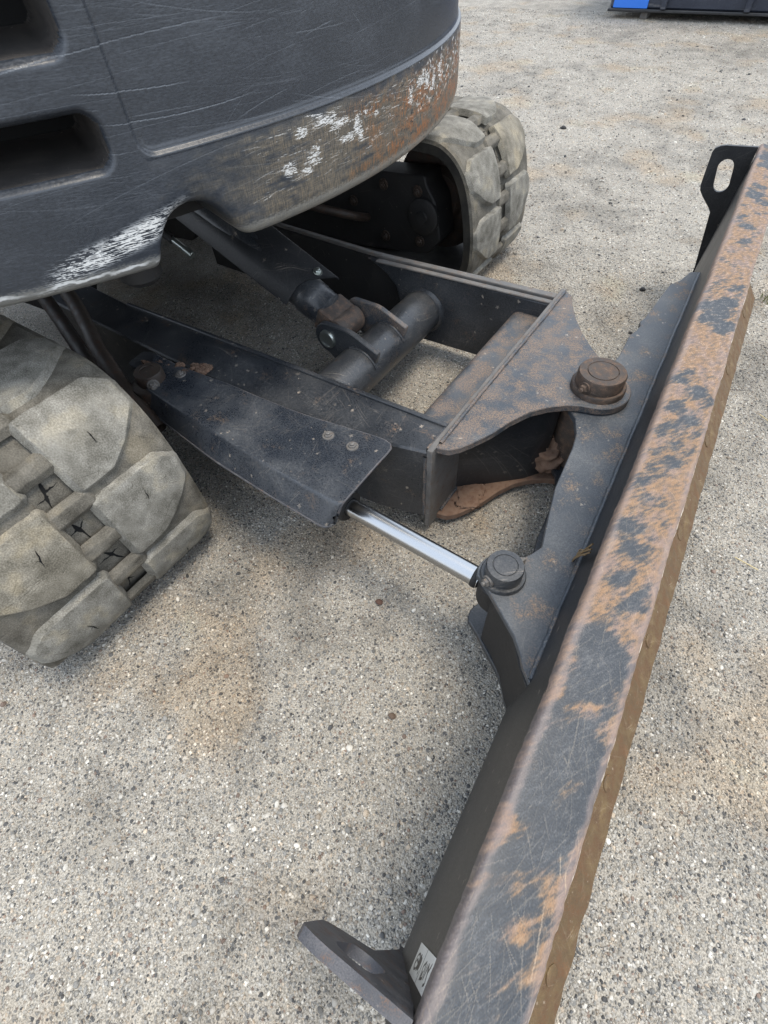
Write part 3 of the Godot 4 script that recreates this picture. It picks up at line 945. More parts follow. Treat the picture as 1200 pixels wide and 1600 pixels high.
# ---------------------------------------------------------------- counterweight
const ARCH := [[14.6, 0.560], [15.4, 0.5608], [16.0, 0.5640], [16.5, 0.5705], [17.0, 0.5815], [17.5, 0.596], [18.1, 0.6115], [18.9, 0.6225], [20.0, 0.6265], [21.0, 0.6235], [21.74, 0.617], [22.5, 0.603], [23.1, 0.586], [23.5, 0.570], [23.8, 0.5625], [24.2, 0.560], [25.0, 0.560]]

func arch_y(th: float) -> float:      # lower edge height at that angle, with the cylinder notch
	if th <= 14.7 or th >= 24.9:
		return 0.560
	for i in range(1, ARCH.size()):
		if th <= ARCH[i][0]:
			var t: float = (th - ARCH[i - 1][0]) / (ARCH[i][0] - ARCH[i - 1][0])
			var y0: float = ARCH[maxi(i - 2, 0)][1]
			var y3: float = ARCH[mini(i + 1, ARCH.size() - 1)][1]
			return lerpf(ARCH[i - 1][1], ARCH[i][1], t) if i < 2 else cubic_interpolate(ARCH[i - 1][1], ARCH[i][1], y0, y3, t)
	return 0.560

func rbox_sdf(x: float, y: float, x0: float, x1: float, y0: float, y1: float, r: float) -> float:
	var qx := absf(x - (x0 + x1) * 0.5) - (x1 - x0) * 0.5 + r
	var qy := absf(y - (y0 + y1) * 0.5) - (y1 - y0) * 0.5 + r
	return Vector2(maxf(qx, 0), maxf(qy, 0)).length() + minf(maxf(qx, qy), 0.0) - r

func cw_point(th: float, y: float, off: float) -> Vector3:
	var a := deg_to_rad(th)
	return Vector3(CW.x + (CW_R + off) * cos(a), y, CW.z + (CW_R + off) * sin(a))

func cw_off(th: float, y: float) -> Array:    # radial offset and zone: 0 shell, 1 panel, 2/3 vents
	var mx := (th - 22.3) * 0.018658          # metres round the shell from the seam
	# panel: right of the seam, above the crease
	var pd := rbox_sdf(mx, y, -2.4, 0.0, 0.690, 2.0, 0.022)
	var off := 0.0
	if pd < 0.0:
		off = -0.0075 * ss(0.0, -0.010, pd)
	off -= 0.0035 * exp(-pow((pd + 0.004) / 0.0022, 2.0))
	var zone := 1 if pd < -0.006 else 0
	# rolled upper lip of the band just under the crease
	if pd > 0.0 and y < 0.69 and th < 22.0:
		off -= 0.001 * ss(0.02, 0.0, pd)
	var k := 2
	for vy in [[0.690, 0.744], [0.795, 0.905]]:
		var m2 := (th - 24.05) * 0.018658
		var d := rbox_sdf(m2, y, 0.0, 0.6, vy[0], vy[1], 0.020)
		if d < 0.010:
			off -= 0.010 * pow(ss(0.010, -0.001, d), 2.0)
		if d < 0.0:
			off -= 0.17 * ss(0.0, -0.006, d)
		if d < -0.0006:
			zone = k if d > -0.0062 else 4
		k += 1
	return [off, zone]

func build_counterweight(ex: Node3D) -> void:
	var ths := []
	var t := -112.0
	while t < -32.0:
		ths.append(t); t += 2.0
	t = -32.0
	while t < 42.0:
		ths.append(t)
		var fine := (t > 14.4 and t < 25.5)
		t += 0.12 if fine else 0.3
	while t < 78.0:
		ths.append(t); t += 2.0
	var rows := [-1.0, -0.6, 0.0, 0.004, 0.010, 0.018, 0.030]      # first rows: inside, edge, chamfer; offsets above the lower edge
	var roff := [-0.16, -0.06, -0.022, -0.0105, -0.0035, -0.0008, 0.0]
	var ys := []
	var y := 0.664
	while y < 0.86:
		ys.append(y)
		var fy := (absf(y - 0.69) < 0.012) or (absf(y - 0.744) < 0.014) or (absf(y - 0.795) < 0.014)
		y += 0.0016 if fy else 0.006
	for e in [0.88, 0.895, 0.900, 0.905, 0.91, 0.93, 1.05, 1.25, 1.31, 1.33, 1.335]:
		ys.append(e)
	var P := []; var Z := []; var UV := []
	for th in ths:
		var col := []; var zc := []; var uc := []
		var yb := arch_y(th)
		for r in rows.size():
			var yy: float = yb + maxf(rows[r], 0.0) + (0.005 if rows[r] < -0.9 else 0.0)
			col.append(cw_point(th, yy, roff[r])); zc.append(0)
			uc.append(Vector2((th + 32.0) / 74.0, (0.86 - yy) / 0.32))
		for r in 9:
			var yy := lerpf(yb + 0.034, 0.660, r / 8.0)
			col.append(cw_point(th, yy, 0.0)); zc.append(0); uc.append(Vector2((th + 32.0) / 74.0, (0.86 - yy) / 0.32))
		for yy in ys:
			var oz := cw_off(th, yy)
			var extra: float = 0.0
			if yy > 1.26:
				extra = -0.03 * pow((yy - 1.26) / 0.075, 2.0)
			col.append(cw_point(th, yy, oz[0] + extra)); zc.append(oz[1]); uc.append(Vector2((th + 32.0) / 74.0, (0.86 - yy) / 0.32))
		P.append(col); Z.append(zc); UV.append(uc)
	var nc := ths.size(); var nr: int = P[0].size()
	# smooth normals over the grid
	var N := []
	for i in nc:
		var col := []
		for j in nr:
			var du: Vector3 = P[mini(i + 1, nc - 1)][j] - P[maxi(i - 1, 0)][j]
			var dv: Vector3 = P[i][mini(j + 1, nr - 1)] - P[i][maxi(j - 1, 0)]
			col.append(dv.cross(du).normalized() * 1.0)
			var rad: Vector3 = P[i][j] - Vector3(CW.x, P[i][j].y, CW.z)
			if j > 2 and (col[j] as Vector3).dot(rad) < 0.0 and Z[i][j] == 0:
				col[j] = -(col[j] as Vector3)
			if j <= 1 and (col[j] as Vector3).y > 0.0:
				col[j] = -(col[j] as Vector3)
		N.append(col)
	var mbs := [MB.new(), MB.new(), MB.new(), MB.new(), MB.new()]
	for i in nc - 1:
		for j in nr - 1:
			var zn: int = mini(mini(Z[i][j], Z[i + 1][j]), mini(Z[i][j + 1], Z[i + 1][j + 1]))
			var mx: int = maxi(maxi(Z[i][j], Z[i + 1][j]), maxi(Z[i][j + 1], Z[i + 1][j + 1]))
			if mx >= 2: zn = mx if zn == 4 or mx < 4 else (2 if P[i][j].y < 0.77 else 3)
			(mbs[zn] as MB).quad(P[i][j], P[i + 1][j], P[i + 1][j + 1], P[i][j + 1], N[i][j], N[i + 1][j], N[i + 1][j + 1], N[i][j + 1], UV[i][j], UV[i + 1][j], UV[i + 1][j + 1], UV[i][j + 1])
	var shell := put("counterweight", mbs[0], M.skin, ex, "scuffed dark counterweight with rust-worn lower band")
	put("rear_panel", mbs[1], M.skin, shell)
	put("vent_recess", mbs[2], M.vent, shell)
	put("vent_recess", mbs[3], M.vent, shell)
	put("vent_back", mbs[4], M.void, shell)
	# wall of the notch, running in towards the machine
	var mb := MB.new()
	for i in nc - 1:
		if ths[i] > 14.9 and ths[i] < 24.7:
			var y0 := arch_y(ths[i]); var y1 := arch_y(ths[i + 1])
			var a := cw_point(ths[i], y0 + 0.001, -0.02); var b := cw_point(ths[i + 1], y1 + 0.001, -0.02)
			var c2 := cw_point(ths[i + 1], y1 + 0.001, -0.30); var d2 := cw_point(ths[i], y0 + 0.001, -0.30)
			mb.flat(a, b, c2, d2, Vector3.DOWN + (cw_point(20.05, 0.56, -0.1) - a) * 8.0)
	put("notch_wall", mb, M.paint, shell)
	# underside and lid
	mb = MB.new()
	var seg := 48
	var lid := MB.new()
	for i in seg:
		var a0 := lerpf(-112, 78, float(i) / seg); var a1 := lerpf(-112, 78, float(i + 1) / seg)
		mb.quad(cw_point(a0, 0.632, -0.158), cw_point(a1, 0.632, -0.158), Vector3(CW.x, 0.632, CW.z), Vector3(CW.x, 0.632, CW.z), Vector3.DOWN, Vector3.DOWN, Vector3.DOWN, Vector3.DOWN)
		mb.flat(cw_point(a0, 0.563, -0.158), cw_point(a1, 0.563, -0.158), cw_point(a1, 0.632, -0.158), cw_point(a0, 0.632, -0.158), cw_point(a0, 0, 0) * -1.0)
		lid.quad(cw_point(a0, 1.335, -0.03), cw_point(a1, 1.335, -0.03), Vector3(CW.x, 1.335, CW.z), Vector3(CW.x, 1.335, CW.z), Vector3.UP, Vector3.UP, Vector3.UP, Vector3.UP)
	put("lid", lid, M.dark, shell)
	put("underside", mb, M.dark, shell)
	mb = MB.new()
	rod(mb, Vector3(-0.70, 0.492, 0.43), Vector3(-0.70, 0.57, 0.43), 0.035, 0.01)
	put("rubber_stop", mb, M.dark, ex)

# ---------------------------------------------------------------- tracks
const TC := Vector2(-0.785, 0.221)
const TX2 := -2.35
const TR := 0.207

var tpath := PackedVector2Array()      # belt surface in (x, y), closed, starting at the top above the front idler
var tcum := PackedFloat32Array()

func make_track_path() -> void:
	var front := V2([-0.785, 0.4265, -0.735, 0.4255, -0.69, 0.417, -0.640, 0.384, -0.602, 0.328, -0.578, 0.245, -0.568, 0.165, -0.570, 0.098, -0.592, 0.046, -0.640, 0.018, -0.71, 0.0135])
	var cv := Curve2D.new()
	for i in front.size():
		var t := Vector2.ZERO
		if i > 0 and i < front.size() - 1:
			t = (front[i + 1] - front[i - 1]) * 0.18
		cv.add_point(front[i], -t, t)
	var L := cv.get_baked_length()
	for i in 60:
		tpath.append(cv.sample_baked(L * i / 60.0, true))
	var bx := -0.71
	while bx > TX2:
		tpath.append(Vector2(bx, 0.0135)); bx -= 0.03
	for i in 40:
		var an := PI + PI * i / 39.0
		tpath.append(Vector2(TX2 + sin(an) * 0.2065, 0.22 + cos(an) * 0.2065))
	bx = TX2 + 0.03
	while bx < -0.79:
		tpath.append(Vector2(bx, 0.4265)); bx += 0.03
	tcum.append(0.0)
	for i in tpath.size():
		tcum.append(tcum[i] + tpath[i].distance_to(tpath[(i + 1) % tpath.size()]))

func track_len() -> float:
	return tcum[tcum.size() - 1]

func track_pos(s: float) -> Vector2:
	s = fposmod(s, track_len())
	var k := clampi(tcum.bsearch(s, false) - 1, 0, tpath.size() - 1)
	return tpath[k].lerp(tpath[(k + 1) % tpath.size()], (s - tcum[k]) / maxf(tcum[k + 1] - tcum[k], 1e-6))

func track_at(s: float) -> Array:      # point on the belt and its outward normal; s grows forwards and down from the top
	var d := (track_pos(s + 0.012) - track_pos(s - 0.012)).normalized()
	return [track_pos(s), Vector2(-d.y, d.x)]

func on_track(s: float, w: float, h: float, side: float) -> Vector3:
	var q := track_at(s)
	var p: Vector2 = q[0] + q[1] * h
	return Vector3(p.x, p.y, side * (0.575 + w))

func track_n(s: float) -> Vector3:
	var nn: Vector2 = track_at(s)[1]
	return Vector3(nn.x, nn.y, 0)

func lug(parent: Node, s0: float, side: float, outline: PackedVector2Array, H: float, mat: Material, fn: FastNoiseLite, called := "tread_lug", slope := 0.008) -> void:
	# outline (ds, w); subdivided so that it follows the curve
	var base := PackedVector2Array()
	var src := rounded(ccw(outline), 0.006, 2)
	var k0 := src.size()
	for i in k0:
		var a := src[i]; var b := src[(i + 1) % k0]
		var m := maxi(1, int(a.distance_to(b) / 0.011))
		for j in m:
			var bp := a.lerp(b, float(j) / m)
			bp += Vector2(fn.get_noise_3d((s0 + bp.x) * 90.0, bp.y * 90.0, 5.0), fn.get_noise_3d((s0 + bp.x) * 90.0, bp.y * 90.0, 55.0)) * 0.0015
			base.append(bp)
	var k := base.size()
	var ctr := Vector2.ZERO
	for p in base: ctr += p
	ctr /= k
	var foot := inset(base, -slope)
	var rings := [foot, base, inset(base, 0.0025), PackedVector2Array(), PackedVector2Array()]
	for p in base:
		rings[3].append(ctr + (p - ctr) * 0.62)
		rings[4].append(ctr + (p - ctr) * 0.28)
	var hs := [-0.003, H * 0.9, H, H + 0.0005, H + 0.0008]
	var mb := MB.new()
	var pts := []
	for r in 5:
		var ring := []
		for p in rings[r]:
			var w := clampf(p.y, 0.002, 0.398)
			var jig := fn.get_noise_3d((s0 + p.x) * 60.0, w * 60.0, side * 9.0) * 0.0012
			var hh: float = hs[r]
			if r >= 1:
				hh += jig - 0.006 * ss(0.05, 0.0, w) - 0.006 * ss(0.35, 0.4, w)
			ring.append(on_track(s0 + p.x, w, hh, side))
		pts.append(ring)
	var cp := on_track(s0 + ctr.x, ctr.y, H + 0.001, side)
	var nrm := []
	for r in 5:
		var ring := []
		for i in k:
			var e: Vector3 = pts[r][(i + 1) % k] - pts[r][(i + k - 1) % k]
			var f: Vector3 = (pts[mini(r + 1, 4)][i] - pts[maxi(r - 1, 0)][i]) if r < 4 else cp - pts[3][i]
			var nn := e.cross(f).normalized()
			var ref := track_n(s0 + rings[r][i].x)
			if nn.dot(ref) < -0.2: nn = -nn
			ring.append(nn)
		nrm.append(ring)
	for r in 4:
		for i in k:
			var j := (i + 1) % k
			mb.quad(pts[r][i], pts[r][j], pts[r + 1][j], pts[r + 1][i], nrm[r][i], nrm[r][j], nrm[r + 1][j], nrm[r + 1][i])
	var cn := track_n(s0 + ctr.x)
	for i in k:
		mb.tri(pts[4][i], pts[4][(i + 1) % k], cp, nrm[4][i], nrm[4][(i + 1) % k], cn)
	put(called, mb, mat, parent)

func crack(parent: Node, s0: float, w0: float, side: float, h: float, size: float, arms := 3) -> void:
	var mb := MB.new()
	var a0 := rng.randf_range(-0.5, 0.3)
	for arm in arms:
		# one long tear with shorter ones leaving it near the middle
		var an := a0 if arm == 0 else a0 + (PI * 0.5 if arm == 1 else -PI * 0.5) + rng.randf_range(-0.6, 0.6)
		var L := size * (1.0 if arm == 0 else rng.randf_range(0.25, 0.5))
		var st := -0.5 if arm == 0 else 0.0
		var bx := 0.0 if arm == 0 else rng.randf_range(-0.12, 0.12) * size
		var prev := []
		var off := 0.0
		for i in 9:
			var t := i / 8.0 + st
			var env_ := (1.0 - pow(absf(i / 8.0 - 0.5) * 2.0, 1.5)) if arm == 0 else 1.0 - i / 8.0
			var wd := (0.0031 if arm == 0 else 0.0022) * (0.35 if arms < 3 else 1.0) * env_ * rng.randf_range(0.35, 1.3) + 0.00015
			off += rng.randf_range(-0.0013, 0.0013)
			var dx := cos(a0) * bx + cos(an) * t * L - sin(an) * off
			var dy := sin(a0) * bx + sin(an) * t * L + cos(an) * off
			var a := on_track(s0 + dx - sin(an) * wd, w0 + dy + cos(an) * wd, h, side)
			var b := on_track(s0 + dx + sin(an) * wd, w0 + dy - cos(an) * wd, h, side)
			if i > 0:
				var nn := track_n(s0)
				mb.quad(prev[0], prev[1], b, a, nn, nn, nn, nn)
			prev = [a, b]
	put("crack", mb, M.crack, parent)

func build_tracks(ex: Node3D) -> void:
	make_track_path()
	var L := track_len()
	var nl := roundi(L / 0.162)
	var pitch := L / nl
	var hexa := V2([-0.004, 0.168, -0.004, 0.040, 0.020, 0.010, 0.066, 0.012, 0.110, 0.066, 0.131, 0.108, 0.131, 0.166])
	var fn := FastNoiseLite.new(); fn.seed = 8; fn.frequency = 0.9; fn.fractal_octaves = 3
	for side in [1.0, -1.0]:
		rng.seed = 600 + int(side)
		var prof := [[-0.036, 0.0], [-0.012, 0.0], [-0.004, 0.003], [0.0, 0.012], [0.001, 0.06], [0.0, 0.160], [-0.012, 0.172], [-0.013, 0.2], [-0.012, 0.228], [0.0, 0.240], [0.001, 0.34], [0.0, 0.388], [-0.004, 0.397], [-0.012, 0.4], [-0.036, 0.4], [-0.038, 0.3], [-0.038, 0.1]]
		var mb := MB.new()
		var med := MB.new()
		var steps := 260
		var kp := prof.size()
		for i in steps:
			var s0 := L * i / steps; var s1 := L * (i + 1) / steps
			for j in kp:
				var a = prof[j]; var b = prof[(j + 1) % kp]
				var e := Vector2(b[1] - a[1], b[0] - a[0]).normalized()   # (w, n)
				var out := Vector2(-e.y, e.x)                              # normal (w, n)
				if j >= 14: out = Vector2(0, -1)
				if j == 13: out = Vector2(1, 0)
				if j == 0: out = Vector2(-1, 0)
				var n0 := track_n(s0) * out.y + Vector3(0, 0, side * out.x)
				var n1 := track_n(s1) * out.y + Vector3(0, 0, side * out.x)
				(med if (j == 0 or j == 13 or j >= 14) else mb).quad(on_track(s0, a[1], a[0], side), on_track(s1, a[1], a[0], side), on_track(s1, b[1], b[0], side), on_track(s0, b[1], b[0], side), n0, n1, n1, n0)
		var tk := put("rubber_track", mb, M.rubber_dark, ex, "dusty grey rubber track, cracked along its tread" if side > 0 else "dusty rubber track beyond the push frame")
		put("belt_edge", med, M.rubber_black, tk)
		var ph := 0.111 - 0.004 if side > 0 else 0.016
		for k in nl:
			var so := ph + k * pitch
			lug(tk, so, side, hexa, 0.0125, M.rubber if k % 7 != 5 else M.rubber_tan, fn)
			var mir := PackedVector2Array()
			for p in hexa:
				mir.append(Vector2(p.x, 0.4 - p.y))
			lug(tk, so + 0.122, side, mir, 0.0125, M.rubber if k % 4 else M.rubber_tan, fn)
			for hh in 2:
				var sr := so + 0.066 + hh * pitch * 0.5
				lug(tk, sr, side, V2([-0.012, 0.160, 0.012, 0.160, 0.012, 0.240, -0.012, 0.240]), 0.0075, M.rubber_dark, fn, "tread_rib", 0.008)
				var sc := sr + pitch * 0.25
				if sc < 0.75 and side > 0 or (side < 0 and sc < 0.6):
					crack(tk, sc, 0.2 + rng.randf_range(-0.006, 0.006), side, -0.0122, 0.062)
			if side > 0 and so < 0.7:
				crack(tk, so + rng.randf_range(0.03, 0.09), 0.1 + rng.randf_range(-0.02, 0.03), side, 0.0148, 0.020, 1)
				crack(tk, so + rng.randf_range(0.16, 0.2), 0.29 + rng.randf_range(-0.03, 0.03), side, 0.0148, 0.032, 2)
		# running gear inside the belt
		var zz: float = side * 0.775
		for wh in [[TC.x, 0.150], [TX2, 0.150]]:
			mb = MB.new()
			lathe(mb, axis_tr(Vector3(wh[0], TC.y, zz - 0.05), Vector3(wh[0], TC.y, zz + 0.05)), [0.0, 0.0, 0.07, 0.0, 0.085, 0.02, 0.135, 0.025, 0.165, 0.018, 0.168, 0.05, 0.165, 0.082, 0.135, 0.075, 0.085, 0.08, 0.07, 0.1, 0.0, 0.1], 40)
			put("idler_wheel", mb, M.grease, ex)
		mb = MB.new()
		var fr := rounded(V2([-2.3, 0.30, -1.0, 0.30, -0.775, 0.315, -0.770, 0.29, -0.735, 0.245, -0.712, 0.135, -0.762, 0.082, -1.04, 0.05, -2.3, 0.05]), 0.012, 3)
		extrude(mb, fr, side_tr(), minf(side * 0.62, side * 0.72), maxf(side * 0.62, side * 0.72), 0.004)
		var tf := put("track_frame", mb, M.dark, ex)
		mb = MB.new()
		box(mb, Vector3(-2.2, 0.16, minf(side * 0.40, side * 0.62)), Vector3(-1.75, 0.36, maxf(side * 0.40, side * 0.62)), 0.01)
		put("cross_member", mb, M.dark, tf)
		for k in 4:
			mb = MB.new()
			rod(mb, Vector3(-1.12 - k * 0.28, 0.085, zz - 0.09), Vector3(-1.12 - k * 0.28, 0.085, zz + 0.09), 0.052, 0.006, 20)
			put("track_roller", mb, M.grease, tf)
		mb = MB.new()   # idler yoke
		lathe(mb, axis_tr(Vector3(TC.x + 0.01, TC.y - 0.02, side * 0.625), Vector3(TC.x + 0.01, TC.y - 0.02, side * 0.60)), [0.055, 0.0, 0.055, 0.016, 0.05, 0.02, 0.02, 0.02, 0.018, 0.026, 0.0, 0.026], 20)
		put("idler_hub", mb, M.dark, tf)
	for hp in [[Vector3(-1.9, 0.40, -0.2), Vector3(-1.5, 0.30, -0.36), Vector3(-1.15, 0.26, -0.40), Vector3(-0.98, 0.20, -0.52), Vector3(-1.0, 0.16, -0.61)], [Vector3(-1.9, 0.38, -0.1), Vector3(-1.45, 0.33, -0.16), Vector3(-1.2, 0.37, -0.05), Vector3(-1.05, 0.345, -0.03)], [Vector3(-1.8, 0.42, 0.2), Vector3(-1.55, 0.36, 0.42), Vector3(-1.42, 0.30, 0.55), Vector3(-1.5, 0.22, 0.61)]]:
		var mbh := MB.new()
		tube_path(mbh, hp, 0.013, 12, 0.02)
		put("hydraulic_hose", mbh, M.grease, ex)
	for bp in [Vector3(-0.93, 0.27, -0.6185), Vector3(-0.80, 0.27, -0.6185), Vector3(-0.93, 0.11, -0.6185), Vector3(-0.79, 0.12, -0.6185), Vector3(-1.06, 0.2, -0.6185)]:
		hex_bolt(ex, bp, Vector3(0, 0, 1), 0.011, 0.01, M.grease)
	var mbc := MB.new()
	box(mbc, Vector3(-2.25, 0.14, -0.42), Vector3(-1.82, 0.46, 0.15), 0.02)
	var cb := put("car_body", mbc, M.dark, ex)
	mbc = MB.new()
	rod(mbc, Vector3(CW.x - 0.15, 0.44, 0.0), Vector3(CW.x - 0.15, 0.66, 0.0), 0.36, 0.01, 48)
	put("swing_bearing", mbc, M.grease, cb)
	for sz in [0.26, -0.26]:
		mbc = MB.new()
		extrude(mbc, rounded(V2([-1.9, 0.12, -1.42, 0.16, -1.36, 0.23, -1.42, 0.29, -1.9, 0.42]), 0.03, 4), side_tr(), sz - 0.055, sz - 0.035, 0.003)
		extrude(mbc, rounded(V2([-1.9, 0.12, -1.42, 0.16, -1.36, 0.23, -1.42, 0.29, -1.9, 0.42]), 0.03, 4), side_tr(), sz + 0.055, sz + 0.075, 0.003)
		put("arm_bracket", mbc, M.dark, cb)

# ---------------------------------------------------------------- push frame
func build_push_frame(ex: Node3D) -> void:
	var f := group_node("push_frame", ex)
	var mb := MB.new()
	# near arm: box section, inner side at z 0.24, slightly splayed
	extrude(mb, V2([-0.2, 0.242, -0.2, 0.321, -0.30, 0.346, -0.45, 0.364, -0.72, 0.374, -1.32, 0.362, -1.44, 0.32, -1.44, 0.25, -1.13, 0.268, -0.72, 0.256]), plan_tr(), 0.045, 0.245, 0.004)
	put("arm", mb, M.paint, f)
	mb = MB.new()
	extrude(mb, V2([-0.2005, 0.2375, -0.2005, 0.2475, -0.72, 0.262, -1.13, 0.274, -1.13, 0.266, -0.72, 0.2515]), plan_tr(), 0.2, 0.2505, 0.0015)
	put("edge_strip", mb, M.paint, f)
	# far arm: wall with a narrow flange along its top
	mb = MB.new()
	extrude(mb, V2([-0.2, -0.252, -0.2, -0.300, -0.62, -0.285, -0.62, -0.232]), plan_tr(), 0.045, 0.2425, 0.003)
	put("arm", mb, M.paint, f)
	mb = MB.new()
	extrude(mb, V2([-0.62, -0.247, -0.62, -0.262, -1.44, -0.282, -1.44, -0.262]), plan_tr(), 0.045, 0.2425, 0.003)
	put("arm_web", mb, M.dark, f)
	mb = MB.new()
	var gus := PackedVector2Array([Vector2(-0.62, 0.05), Vector2(-0.62, 0.145)])
	gus.append_array(PackedVector2Array([Vector2(-0.632, 0.185), Vector2(-0.665, 0.215), Vector2(-0.712, 0.238), Vector2(-0.725, 0.2415), Vector2(-0.61, 0.2415), Vector2(-0.61, 0.05)]))
	extrude(mb, gus, side_tr(), -0.256, -0.2335, 0.002)
	put("gusset", mb, M.paint, f)
	mb = MB.new()
	extrude(mb, V2([-0.2, -0.272, -0.2, -0.292, -0.66, -0.264, -0.72, -0.262, -1.44, -0.29, -1.44, -0.276, -0.72, -0.248, -0.66, -0.246]), plan_tr(), 0.2425, 0.252, 0.0015)
	put("top_flange", mb, M.edge, f)
	mb = MB.new()
	extrude(mb, V2([-0.2, -0.252, -0.2, -0.267, -0.66, -0.241, -0.69, -0.24, -0.69, -0.222, -0.66, -0.224]), plan_tr(), 0.2425, 0.2475, 0.0015)
	put("top_flange", mb, M.edge, f)
	# front cross plate
	mb = MB.new()
	extrude(mb, rounded(V2([-0.323, 0.07, -0.323, 0.2525, 0.323, 0.2525, 0.323, 0.017, -0.1, 0.017]), 0.006, 2), front_tr(), -0.2, -0.1885, 0.0015)
	put("front_plate", mb, M.edge, f)
	# rounded cross beam behind it
	mb = MB.new()
	var beam := PackedVector2Array([Vector2(-0.2005, 0.205)])
	beam.append_array(arc(-0.268, 0.182, 0.024, 80, 185, 7))
	beam.append_array(PackedVector2Array([Vector2(-0.285, 0.06), Vector2(-0.2005, 0.05)]))
	extrude(mb, beam, side_tr(), -0.2515, 0.2415, 0.001)
	put("cross_beam", mb, M.paint_rusty, f, "rust-stained cross beam behind the front plate")
	# cross tube with weld collars
	mb = MB.new()
	rod(mb, Vector3(-0.546, 0.137, -0.250), Vector3(-0.546, 0.137, 0.262), 0.0575, 0.002, 48)
	var ct := put("cross_tube", mb, M.paint, f)
	mb = MB.new()
	lathe(mb, axis_tr(Vector3(-0.546, 0.137, -0.2515), Vector3(-0.546, 0.137, -0.2)), [0.067, 0.0, 0.0665, 0.012, 0.063, 0.019, 0.0572, 0.022], 40)
	put("weld_collar", mb, M.paint, f)
	# clevis ears on the tube
	for sz in [1.0, -1.0]:
		mb = MB.new()
		var ear := PackedVector2Array()
		ear.append_array(arc(-0.636, 0.193, 0.040, 262, 100, 12))
		ear.append_array(PackedVector2Array([Vector2(-0.575, 0.232), Vector2(-0.560, 0.2285), Vector2(-0.488, 0.199), Vector2(-0.4865, 0.194), Vector2(-0.497, 0.165)]))
		ear.append_array(PackedVector2Array([Vector2(-0.51, 0.12), Vector2(-0.585, 0.11)]))
		extrude(mb, ear, side_tr(), sz * 0.0625 - 0.0075, sz * 0.0625 + 0.0075, 0.0018)
		put("clevis_ear", mb, M.paint if sz > 0 else M.paint_rusty, f)
		mb = MB.new()
		var wp := []
		for i in 9:
			var a := deg_to_rad(lerpf(22, 112, i / 8.0))
			wp.append(Vector3(-0.546 + 0.0575 * cos(a), 0.137 + 0.0575 * sin(a), sz * 0.0625 + 0.0085))
		tube_path(mb, wp, 0.0042, 8, 0.12)
		put("weld_bead", mb, M.paint, f)
	# upper and lower pivot lugs at the front
	var up := PackedVector2Array([Vector2(-0.189, 0.308), Vector2(-0.166, 0.302), Vector2(-0.150, 0.285), Vector2(-0.137, 0.262), Vector2(-0.118, 0.222), Vector2(-0.103, 0.175), Vector2(-0.082, 0.131), Vector2(-0.058, 0.102), Vector2(-0.030, 0.079), Vector2(-0.008, 0.068)])
	up.append_array(arc(0.0, 0.0, 0.064, 80, -55, 14))
	up.append_array(PackedVector2Array([Vector2(0.012, -0.072), Vector2(-0.018, -0.087), Vector2(-0.054, -0.121), Vector2(-0.090, -0.162), Vector2(-0.122, -0.208), Vector2(-0.148, -0.255), Vector2(-0.168, -0.299), Vector2(-0.189, -0.312)]))
	mb = MB.new()
	extrude(mb, up, plan_tr(), 0.237, 0.2525, 0.0015)
	put("pivot_lug", mb, M.paint_rusty, f, "rust-blotched upper pivot plate")
	mb = MB.new()
	var lo := PackedVector2Array()
	for p in up:
		lo.append(Vector2(p.x, p.y * 0.94))
	extrude(mb, lo, plan_tr(), 0.014, 0.031, 0.0015)
	put("pivot_lug", mb, M.dirt, f, "lower pivot plate caked with rust-coloured dirt")
	mb = MB.new()
	lathe(mb, axis_tr(Vector3(-0.1, 0.031, 0.2), Vector3(-0.1, 0.05, 0.2)), [0.0, 0.004, 0.02, 0.003, 0.035, -0.001], 12)
	# web between the lugs
	mb = MB.new()
	extrude(mb, V2([-0.189, 0.205, -0.189, 0.19, -0.08, 0.088, -0.045, 0.052, -0.045, 0.062, -0.07, 0.098]), plan_tr(), 0.031, 0.237, 0.0005)
	put("web_plate", mb, M.paint_clean, f)
	mb = MB.new()
	extrude(mb, V2([-0.189, -0.205, -0.189, -0.19, -0.08, -0.088, -0.045, -0.052, -0.045, -0.062, -0.07, -0.098]), plan_tr(), 0.031, 0.237, 0.0005)
	put("web_plate", mb, M.paint_clean, f)
	# blade pivot pin with cap, flange ring and grease fitting
	mb = MB.new()
	lathe(mb, axis_tr(Vector3(0, 0.252, 0), Vector3(0, 0.3, 0)), [0.052, 0.0, 0.052, 0.010, 0.050, 0.0125, 0.0455, 0.0125, 0.0455, 0.036, 0.0435, 0.0395, 0.0300, 0.0402, 0.0292, 0.0385, 0.0282, 0.0385, 0.0274, 0.0405, 0.0, 0.0408], 48)
	put("pivot_pin", mb, M.rust, f, "rusty pivot pin cap")
	mb = MB.new()
	rod(mb, Vector3(0, 0.03, 0), Vector3(0, 0.25, 0), 0.030, 0.001, 32)
	put("pivot_pin", mb, M.rust, f)
	var da := deg_to_rad(110.0)
	var dirv := Vector3(cos(da), 0.0, sin(da))
	hex_bolt(f, Vector3(0, 0.274, 0) + dirv * 0.045, dirv, 0.008, 0.009, M.rust, "grease_fitting")
	# mud packed in the pocket round the pivot
	mud(f, Vector3(-0.045, 0.075, 0.03), Vector3(0.055, 0.05, 0.05), 4, "packed_dirt")
	mud(f, Vector3(-0.155, 0.031, 0.20), Vector3(0.035, 0.006, 0.045), 9, "packed_dirt")
